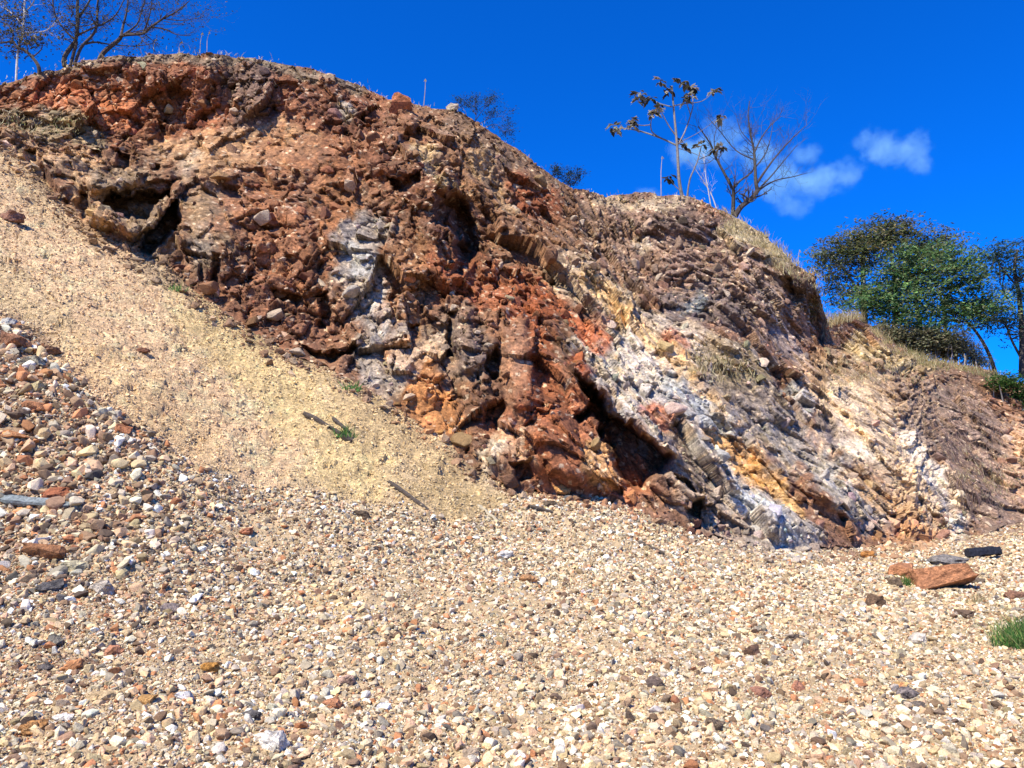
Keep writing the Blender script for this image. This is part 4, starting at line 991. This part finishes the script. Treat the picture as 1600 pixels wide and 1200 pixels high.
def crown_tree(name, label, base, D, trunks, blobs, cols, n_spray, leaf, bark, seed, group, flat=0.3, cat='tree', per=9, rad=0.22, fill=0.0):
    """Trunks drawn in pixels; crown of leaf sprays filling layered blobs (u, v, ru, rv, weight)."""
    rr = random.Random(seed)
    e = empty(name, PT(base[0], base[1], D), label, cat, group)
    tr = MB(); br = MB(); cr = MB()
    tips = []
    for pts, r0, r1 in trunks:
        path = limb(pts, D, rr, 0.15)
        n = len(path)
        tr.tube(path, [r0 + (r1 - r0) * i / (n - 1) for i in range(n)], jcol(rr, bark, 0.1), 6)
        tips += path[n // 2:]
    tot = sum(b[4] for b in blobs)
    for (u, v, ru, rv_, w) in blobs:
        c = PT(u, v, D); sx = ru / FPX * D; sz = rv_ / FPX * D; sy = sx * 0.9
        if tips:
            for k in range(4):
                tgt = c + Vector((rr.uniform(-0.8, 0.8) * sx, rr.uniform(-0.6, 0.6) * sy, rr.uniform(-0.5, 0.5) * sz))
                s0 = min(tips, key=lambda t: (t - tgt).length + rr.random())
                mid_ = (s0 + tgt) * 0.5 + Vector((0, 0, -0.12 * (tgt - s0).length)) + rv(rr, 0.12)
                br.tube([s0, mid_, tgt], [0.035, 0.022, 0.008], jcol(rr, bark, 0.15), 4)
        clumps = []
        for k in range(max(3, int(n_spray * w / tot / 9))):
            while True:
                q = Vector((rr.uniform(-1, 1), rr.uniform(-1, 1), rr.uniform(-1, 1)))
                if q.length < 1.25 and (q.length > 0.4 or rr.random() < 0.4 + fill) and rr.random() < 1.6 - q.length: break
            clumps.append(c + Vector((q.x * sx, q.y * sy, q.z * sz)))
        for p in clumps:
            tone = rr.uniform(0.6, 1.3)
            cc = [tuple(x * tone for x in k) for k in (cols if len(cols) < 4 else rr.sample(cols, 3))]
            for j in range(9):
                q = p + Vector((rr.gauss(0, 0.42), rr.gauss(0, 0.42), rr.gauss(0, 0.42 * flat)))
                spray(cr, q, rr, rad * 0.55, per, leaf[0], leaf[1], cc, 0.35)
    tr.build('trunk', M_BARK, e)
    if br.v: br.build('branch', M_BARK, e)['kind'] = 'stuff'
    cr.build('crown', M_LEAF, e)
    return e
BACKC = [tuple(lin(c) * 1.25) for c in ((104, 112, 66), (86, 98, 60), (124, 112, 72), (66, 76, 52), (92, 96, 78))]
FRONTC = [tuple(lin(c) * 1.35) for c in ((86, 120, 66), (68, 102, 60), (108, 134, 76), (54, 82, 56), (94, 114, 80), (120, 124, 84))]
FARC = [tuple(lin(c) * 0.9) for c in ((70, 100, 90), (84, 108, 84), (60, 84, 78))]
G_R = 'trees on the right bench'
crown_tree('olive_tree', 'tall olive brown flat topped tree behind the greener one on the right', (1350, 520), 34.5,
    [([(1352, 535), (1350, 470), (1349, 400), (1362, 365)], 0.16, 0.05), ([(1352, 480), (1332, 440), (1312, 412)], 0.08, 0.03), ([(1395, 540), (1400, 470), (1392, 390), (1390, 360)], 0.12, 0.04), ([(1400, 450), (1440, 400), (1465, 385)], 0.07, 0.03)],
    [(1388, 352, 24, 14, 1.0), (1358, 372, 46, 13, 1.6), (1412, 368, 44, 13, 1.4), (1460, 385, 36, 12, 1.2), (1316, 388, 40, 12, 1.3), (1296, 402, 24, 9, 0.6), (1310, 420, 36, 12, 0.9), (1318, 447, 32, 9, 0.6), (1345, 398, 50, 12, 1.2), (1380, 400, 90, 42, 0.8), (1320, 465, 30, 8, 0.4), (1420, 395, 50, 14, 1.2)],
    BACKC, 2000, (0.18, 0.032), PALE_BARK, 51, G_R, 0.35, per=8)
crown_tree('green_tree', 'bushy dark green tree in front of the olive brown one on the right', (1440, 545), 33.0,
    [([(1440, 560), (1438, 510), (1430, 460), (1440, 420)], 0.13, 0.04), ([(1480, 560), (1476, 500), (1468, 450)], 0.09, 0.03), ([(1410, 560), (1408, 510), (1398, 470)], 0.07, 0.03)],
    [(1440, 402, 46, 14, 1.4), (1492, 412, 32, 14, 1.1), (1400, 425, 38, 12, 1.1), (1450, 432, 60, 14, 1.6), (1508, 438, 26, 13, 0.8), (1385, 455, 40, 11, 1.0), (1430, 462, 52, 12, 1.2), (1360, 474, 34, 9, 0.7), (1400, 490, 50, 13, 1.2), (1460, 488, 46, 15, 1.1), (1440, 470, 95, 60, 1.2), (1515, 470, 30, 14, 0.8), (1540, 478, 24, 14, 0.6), (1525, 500, 26, 12, 0.5), (1420, 515, 52, 14, 1.2), (1340, 480, 24, 7, 0.4)],
    FRONTC, 2700, (0.18, 0.036), DARK_BARK, 52, G_R, 0.4, per=8, fill=0.2)
crown_tree('sparse_tree', 'thin crowned blue green tree with leaning trunk at the right edge', (1550, 575), 34.0,
    [([(1556, 585), (1548, 560), (1536, 535), (1520, 512), (1508, 500)], 0.09, 0.04), ([(1597, 590), (1597, 520), (1592, 460), (1585, 420), (1590, 390)], 0.14, 0.05), ([(1596, 560), (1580, 530), (1572, 505)], 0.06, 0.03), ([(1592, 450), (1570, 425), (1556, 405)], 0.05, 0.02), ([(1592, 440), (1620, 410), (1640, 395)], 0.05, 0.02)],
    [(1560, 392, 28, 10, 0.8), (1600, 395, 40, 12, 0.9), (1555, 420, 30, 10, 0.6), (1600, 425, 36, 11, 0.7), (1570, 455, 30, 10, 0.5), (1610, 460, 34, 12, 0.7), (1560, 485, 34, 11, 0.7), (1545, 505, 26, 9, 0.4), (1600, 495, 36, 12, 0.7), (1580, 520, 30, 10, 0.4), (1640, 430, 40, 30, 0.8)],
    FARC, 1500, (0.16, 0.028), DARK_BARK, 53, G_R, 0.3, per=6)
SCRUB = [tuple(lin(c) * 1.1) for c in ((112, 112, 84), (92, 96, 72), (134, 126, 98))]
def bush(name, label, base, D, blobs, cols, n, leaf, seed, stems=14, group='bushes on the right bench', stemcol=GREY_BARK, per=8):
    rr = random.Random(seed)
    e = empty(name, PT(base[0], base[1], D), label, 'bush', group)
    st = MB(); cr = MB()
    for k in range(stems):
        b = blobs[k % len(blobs)]
        u0 = b[0] + rr.uniform(-0.8, 0.8) * b[2]
        foot = PT(u0 + rr.uniform(-5, 5), base[1] + rr.uniform(-4, 4), D + rr.uniform(-0.3, 0.6)); tip = PT(u0 + rr.uniform(-8, 8), b[1] + rr.uniform(-0.3, 0.6) * b[3], D + rr.uniform(-0.3, 0.8))
        st.tube([foot, (foot + tip) / 2 + rv(rr, 0.06), tip], [0.03, 0.024, 0.01], jcol(rr, stemcol, 0.25), 4)
    tot = sum(b[4] for b in blobs)
    for (u, v, ru, rv_, w) in blobs:
        c = PT(u, v, D + 0.3); sx = ru / FPX * D; sz = rv_ / FPX * D
        for k in range(int(n * w / tot)):
            q = rv(rr, 1).normalized() * (rr.random() ** 0.4)
            spray(cr, c + Vector((q.x * sx, q.y * sx * 0.7, q.z * sz)), rr, 0.13, per, leaf[0], leaf[1], cols, 0.7)
    st.build('stem', M_BARK, e)['kind'] = 'stuff'
    cr.build('foliage', M_LEAF, e)
    return e
bush('thicket', 'dark shaded thicket with pale upright stems under the green tree', (1420, 572), 31.6, [(1385, 528, 44, 20, 1), (1440, 535, 48, 22, 1.2), (1480, 540, 30, 22, 0.8)], SCRUB, 1300, (0.14, 0.04), 61, 46)
bush('grey_bush', 'grey green dry bush sloping down right of the thicket', (1505, 575), 31.4, [(1495, 535, 26, 24, 1), (1518, 552, 22, 20, 0.8), (1530, 566, 16, 10, 0.5)], [tuple(lin(c) * 0.62) for c in ((128, 128, 104), (108, 112, 92), (146, 142, 116))], 800, (0.11, 0.016), 62, 14)
bush('brown_bush', 'brown leafless looking bush at the cliff edge left of the thicket', (1345, 520), 30.6, [(1335, 508, 22, 12, 1), (1360, 522, 24, 12, 1), (1312, 512, 16, 8, 0.5)], [tuple(lin(c) * 0.62) for c in ((118, 92, 66), (140, 112, 78), (96, 76, 54))], 420, (0.09, 0.014), 63, 10)
bush('leafy_bush', 'bright green leafy bush hanging over the bank at the right edge', (1585, 640), 29.5, [(1575, 595, 26, 14, 1), (1598, 612, 26, 24, 1.2), (1605, 640, 18, 20, 0.6), (1560, 600, 18, 8, 0.4)], [tuple(lin(c) * 0.62) for c in ((84, 124, 56), (60, 96, 48), (108, 140, 70))], 430, (0.10, 0.03), 64, 6)
bush('ledge_shrub', 'yellowish green scrub clinging to the cliff edge beside the crest grass', (1262, 490), 25.2, [(1258, 480, 16, 22, 1), (1240, 450, 14, 14, 0.6)], [tuple(lin(c) * 0.62) for c in ((124, 120, 60), (96, 92, 50), (140, 128, 76))], 150, (0.08, 0.016), 65, 6, 'shrubs on the cliff face', per=7)
p_, n_ = on_land(1115, 565)
bush('ledge_shrub', 'dry olive scrub growing on the cliff face above the white rock', (1115, 578), p_.y - 0.15, [(1110, 562, 34, 14, 1), (1085, 548, 18, 10, 0.5), (1145, 578, 24, 8, 0.5)], [tuple(lin(c) * 0.62) for c in ((146, 124, 74), (110, 104, 56), (168, 140, 86))], 110, (0.09, 0.012), 66, 10, 'shrubs on the cliff face', per=6)

# grass
STRAW = [tuple(lin(c) * 0.75) for c in ((206, 188, 138), (176, 156, 108), (222, 206, 160), (150, 136, 92))]
GREEN = [tuple(lin(c) * 0.85) for c in ((70, 116, 52), (96, 140, 66), (54, 92, 48), (150, 156, 92))]
def tufts(mb, spots, rr, h, n, cols, w=0.012, spread=0.12, lean=0.35):
    for p in spots:
        hh = h * rr.uniform(0.6, 1.3)
        for k in range(n):
            d = Vector((rr.gauss(0, lean), rr.gauss(0, lean), 1)).normalized()
            b = Vector((rr.gauss(0, 0.25), rr.gauss(0, 0.25), -rr.uniform(0, 0.15)))
            mb.blade(p + Vector((rr.gauss(0, spread), rr.gauss(0, spread), -0.03)), d, hh * rr.uniform(0.5, 1.1), w, b, jcol(rr, rr.choice(cols), 0.25))
rr = random.Random(77)
dry = MB()
def crest_spots(u0, u1, n, dv0, dv1, rr):
    out = []
    for k in range(n):
        u = rr.uniform(u0, u1)
        j = int(np.clip(np.searchsorted(U, u), 0, NU - 1))
        i = N2 - 1 - int(rr.uniform(dv0, dv1) / max(1.0, (vtoe[j] - vcrest[j]) / N2))
        out.append(Vector(PC[max(0, min(N2 - 1, i)), j].tolist()))
    return out
tufts(dry, crest_spots(1125, 1245, 95, 0, 38, rr), rr, 0.30, 13, STRAW)
tufts(dry, crest_spots(1245, 1295, 40, 0, 40, rr), rr, 0.28, 12, STRAW)
tufts(dry, crest_spots(1290, 1345, 50, 0, 10, rr), rr, 0.5, 12, STRAW)
tufts(dry, crest_spots(1360, 1580, 190, 0, 26, rr), rr, 0.35, 12, STRAW + GREEN[3:])
tufts(dry, crest_spots(0, 620, 40, 0, 5, rr), rr, 0.16, 8, STRAW)
tufts(dry, crest_spots(620, 1125, 36, 0, 6, rr), rr, 0.14, 8, STRAW)
tufts(dry, [on_land(rr.uniform(0, 150), rr.uniform(182, 205))[0] for k in range(60)], rr, 0.14, 8, STRAW + GREEN[3:])
tufts(dry, [on_land(rr.uniform(1290, 1440), rr.uniform(560, 600))[0] for k in range(70)], rr, 0.25, 9, STRAW)
tufts(dry, [on_land(rr.uniform(1080, 1180), rr.uniform(555, 595))[0] for k in range(45)], rr, 0.3, 9, STRAW)
tufts(dry, [on_land(rr.uniform(1500, 1600), rr.uniform(690, 780))[0] for k in range(30)], rr, 0.3, 9, STRAW)
tag(dry.build('dry_grass', M_STRAW), 'dry straw coloured grass along the crest and ledges', 'grass', kind='stuff')
# grey dead creeper hanging down the bank on the right
crp = MB()
for k in range(800):
    u = rr.gauss(1500, 42); v = rr.uniform(600, 790)
    if poly_sd(np.array([u]), np.array([v]), [(1400, 590), (1500, 600), (1580, 660), (1590, 790), (1520, 800), (1470, 720), (1400, 640)])[0] < 0: continue
    p, n = on_land(u, v)
    c = jcol(rr, rr.choice([lin((138, 114, 102)) * 0.7, lin((108, 86, 80)) * 0.7, lin((156, 134, 114)) * 0.7]), 0.25)
    q = p + n * rr.uniform(0.02, 0.12)
    d = Vector((rr.gauss(0, 0.35), -0.35 + rr.gauss(0, 0.15), -1)).normalized()
    pts = [q + d * t + rv(rr, 0.03) for t in (0, 0.2, 0.4, 0.6)]
    crp.tube(pts, [0.007, 0.007, 0.006, 0.004], c, 3)
tag(crp.build('dead_creeper', M_BARK), 'grey brown dead creeper hanging over the right bank', 'creeper', kind='stuff')
for (u, v, h, n, cols, lab) in [(1588, 1000, 0.36, 420, GREEN, 'lush green grass tuft at the right edge of the gravel'), (1412, 912, 0.16, 50, GREEN, 'small green grass tuft in front of the orange block'), (1528, 940, 0.2, 30, STRAW, 'thin straw coloured grass tuft right of the orange boulder'),
                                (550, 606, 0.16, 30, GREEN[:3], 'tiny green plant high on the scree by the cliff foot'), (545, 682, 0.16, 40, GREEN[:3], 'tiny green plant growing at the dead branch on the scree'), (275, 452, 0.14, 30, GREEN, 'small green weed at the top of the scree below the boulder')]:
    p, n_ = on_land(u, v)
    mb = MB()
    wide = 0.17 if u > 1540 else 0.06
    tufts(mb, [p + Vector((rr.gauss(0, wide), rr.gauss(0, wide), 0)) for k in range(8)], rr, h * (p.y / 9.0 if p.y > 9 else 1), n // 4, cols, 0.007 * max(1, p.y / 9), 0.05, 0.4)
    tag(mb.build('grass_tuft', M_STRAW), lab, 'grass tuft', 'green tufts in the quarry')
for (u, v, hh, D, lab) in [(662, 163, 40, 22.4, 'single tall pale grass stalk on the crest near the pointed orange rock'), (1033, 306, 62, 24.7, 'tall pale grass stalk left of the tufted tree'), (312, 86, 36, 21.3, 'pale grass stalk on the crest, left one of a close pair'), (323, 86, 38, 21.3, 'pale grass stalk on the crest, right one of a close pair'),
                        (241, 86, 26, 21.2, 'short pale grass stalk under the spreading branches'), (282, 86, 22, 21.2, 'short pale grass stalk beside the close pair of stalks'), (1248, 420, 30, 25.6, 'pale grass stalk rising beyond the grassy crest')]:
    mb = MB()
    a = PT(u, v + 3, D); b = PT(u + rr.uniform(-3, 3), v - hh * 0.6, D); c = PT(u + rr.uniform(-5, 5), v - hh, D)
    mb.tube([a, b, c], [0.012, 0.010, 0.006], jcol(rr, STRAW[2], 0.1), 4)
    for t in range(4): mb.leaf(c, Vector((rr.gauss(0, 0.3), 0, -1)).normalized(), Vector((0, -1, 0)), 0.12, 0.012, STRAW[1])
    tag(mb.build('grass_stalk', M_STRAW), lab, 'grass stalk', 'tall stalks on the crest')

# ------------------------------------------------------------------ timber
M_WOODG = plain('weathered_wood', tuple(lin((138, 146, 144)) * 0.7), 0.85, 0.5, 30.0, 0, False, 0.7)
M_WOODB = plain('charred_wood', tuple(lin((44, 46, 54)) * 0.8), 0.7, 0.5, 30.0, 0, False, 0.7)
M_WOODD = plain('dead_wood', tuple(lin((96, 86, 76)) * 0.7), 0.85, 0.5, 30.0, 0, False, 0.7)
M_WOODP = plain('pale_wood', tuple(lin((206, 192, 160)) * 0.7), 0.85, 0.3, 30.0, 0, False, 0.7)
def timber(name, label, a, b, w, h, mat, seed, cat, lift=0.5):
    """A split length of wood between two pixels on the land: uneven box section, splintered ends."""
    rr = random.Random(seed)
    A, na = on_land(*a); B, nb_ = on_land(*b)
    n = (na + nb_).normalized(); ax = (B - A).normalized(); s = ax.cross(n).normalized(); n = s.cross(ax)
    if n.z < 0: n = -n
    K = 9; vs = []; fs = []
    for i in range(K):
        t = i / (K - 1); c = A.lerp(B, t) + n * h * lift + rv(rr, (0.02 if cat == 'beam' else 0.06) * w)
        k = 1 - 0.25 * t * rr.random()
        e = (0.92 if cat == 'beam' else 0.6) if i in (0, K - 1) else 1
        for (x, y) in ((-1, -1), (-0.2, -1.1), (1, -0.9), (1.05, 0.1), (0.8, 1), (0.1, 0.8), (-0.7, 1.05), (-1.1, 0.2)):
            vs.append(c + s * w * 0.5 * x * k * e * rr.uniform(0.88, 1.1) + n * h * 0.5 * y * k * e * rr.uniform(0.85, 1.12) + ax * (rr.uniform(-0.05, 0.05) * (B - A).length * (1 - e)))
    for i in range(K - 1):
        for k in range(8):
            fs.append((i * 8 + k, i * 8 + (k + 1) % 8, (i + 1) * 8 + (k + 1) % 8, (i + 1) * 8 + k))
    fs.append(tuple(range(8))[::-1]); fs.append(tuple((K - 1) * 8 + k for k in range(8)))
    return tag(mesh_obj(name, [tuple(v) for v in vs], fs, mat), label, cat, 'old wood lying about')
timber('plank', 'weathered grey plank lying on the gravel at the left edge', (2, 778), (110, 790), 0.11, 0.06, M_WOODG, 1, 'plank')
timber('beam', 'short charred black beam lying on the floor behind the orange boulder', (1511, 870), (1562, 868), 0.14, 0.17, M_WOODB, 2, 'beam', 0.65)
timber('branch', 'dark dead branch lying on the scree beside a tiny green plant', (474, 645), (552, 690), 0.08, 0.07, M_WOODD, 3, 'branch')
timber('branch', 'thinner dead branch just above the dark one on the scree', (518, 652), (548, 676), 0.06, 0.05, M_WOODD, 4, 'branch')
timber('branch', 'dark stick lying where the scree runs out, left of the pale stick', (604, 752), (672, 796), 0.06, 0.05, M_WOODD, 5, 'branch')
timber('stick', 'pale bleached stick pointing down the scree towards the gravel', (748, 788), (780, 815), 0.05, 0.04, M_WOODP, 6, 'stick')
timber('branch', 'grey stick on the gravel below the cave', (995, 846), (1038, 864), 0.06, 0.05, M_WOODD, 7, 'branch')
timber('stick', 'thin grey stick on the gravel near the dark stone at the cliff foot', (826, 788), (862, 800), 0.05, 0.04, M_WOODD, 8, 'stick')

# ------------------------------------------------------------------ clouds
def cloud_mat(name, dens):
    m = bpy.data.materials.new(name); m.use_nodes = True
    nt = m.node_tree; nt.nodes.clear()
    o = nt.nodes.new('ShaderNodeOutputMaterial'); pv = nt.nodes.new('ShaderNodeVolumePrincipled')
    pv.inputs['Color'].default_value = (0.5, 0.9, 1, 1); pv.inputs['Anisotropy'].default_value = 0.1
    tc = nt.nodes.new('ShaderNodeTexCoord')
    geo = N(nt, 'ShaderNodeNewGeometry')
    nw = noise(nt, 0.03, 5, 0.65, geo.outputs['Position'])
    sb = N(nt, 'ShaderNodeVectorMath', operation='SUBTRACT'); sb.inputs[1].default_value = (0.5, 0.5, 0.5); nt.links.new(nw.outputs['Color'], sb.inputs[0])
    sc_ = N(nt, 'ShaderNodeVectorMath', operation='SCALE'); sc_.inputs['Scale'].default_value = 2.4; nt.links.new(sb.outputs[0], sc_.inputs[0])
    ad = N(nt, 'ShaderNodeVectorMath', operation='ADD'); nt.links.new(tc.outputs['Object'], ad.inputs[0]); nt.links.new(sc_.outputs[0], ad.inputs[1])
    ln = N(nt, 'ShaderNodeVectorMath', operation='LENGTH'); nt.links.new(ad.outputs[0], ln.inputs[0])
    l2 = N(nt, 'ShaderNodeVectorMath', operation='LENGTH'); nt.links.new(tc.outputs['Object'], l2.inputs[0])
    rim = N(nt, 'ShaderNodeMapRange'); rim.inputs['From Min'].default_value = 1.0; rim.inputs['From Max'].default_value = 0.6; nt.links.new(l2.outputs['Value'], rim.inputs['Value'])
    n1 = noise(nt, 0.05, 8, 0.68, geo.outputs['Position'])
    fall = N(nt, 'ShaderNodeMapRange'); fall.inputs['From Min'].default_value = 1.0; fall.inputs['From Max'].default_value = 0.15
    nt.links.new(ln.outputs['Value'], fall.inputs['Value'])
    a = N(nt, 'ShaderNodeMath', operation='ADD'); nt.links.new(n1.outputs['Fac'], a.inputs[0]); nt.links.new(fall.outputs[0], a.inputs[1])
    b = N(nt, 'ShaderNodeMapRange'); b.inputs['From Min'].default_value = 0.82; b.inputs['From Max'].default_value = 1.3; b.inputs['To Max'].default_value = dens
    nt.links.new(a.outputs[0], b.inputs['Value'])
    mm = N(nt, 'ShaderNodeMath', operation='MULTIPLY'); nt.links.new(b.outputs[0], mm.inputs[0]); nt.links.new(rim.outputs[0], mm.inputs[1])
    nt.links.new(mm.outputs[0], pv.inputs['Density']); nt.links.new(pv.outputs[0], o.inputs['Volume'])
    return m
M_CLOUD = cloud_mat('cloud_vapour', 0.017)
def ball_mesh(name, seed):
    bm = bmesh.new(); bmesh.ops.create_icosphere(bm, subdivisions=3, radius=1.0)
    me = bpy.data.meshes.new(name); bm.to_mesh(me); bm.free(); me.materials.append(M_CLOUD)
    return me
PUFF = ball_mesh('puff', 1)
CD = 900.0
for lab, puffs in [('wispy white cloud streak behind the bare tree', [(1230, 290, 52, 26), (1275, 283, 48, 22), (1315, 270, 34, 18), (1242, 322, 28, 14), (1215, 265, 30, 18), (1180, 240, 40, 22), (1130, 205, 34, 24), (1105, 240, 50, 20), (1070, 240, 34, 16), (1255, 240, 26, 12)]),
                   ('small ragged white cloud alone in the blue sky at the right', [(1365, 225, 36, 22), (1385, 240, 40, 18), (1432, 232, 26, 26), (1430, 258, 22, 14)]),
                   ('faint scrap of cloud just above the crest left of the tufted tree', [(1012, 303, 22, 8)])]:
    u0, v0 = puffs[0][:2]
    e = empty('cloud', PT(u0, v0, CD), lab, 'cloud', 'clouds')
    for k, (u, v, ru, rv_) in enumerate(puffs):
        o = bpy.data.objects.new('puff', PUFF); COL.objects.link(o); o.parent = e
        o.location = PT(u, v, CD + (k % 3) * 12) - e.location
        s_ = CD / FPX
        o.scale = (ru * s_ * 1.6, ru * s_ * 1.1, rv_ * s_ * 1.8)
        o['kind'] = 'stuff'
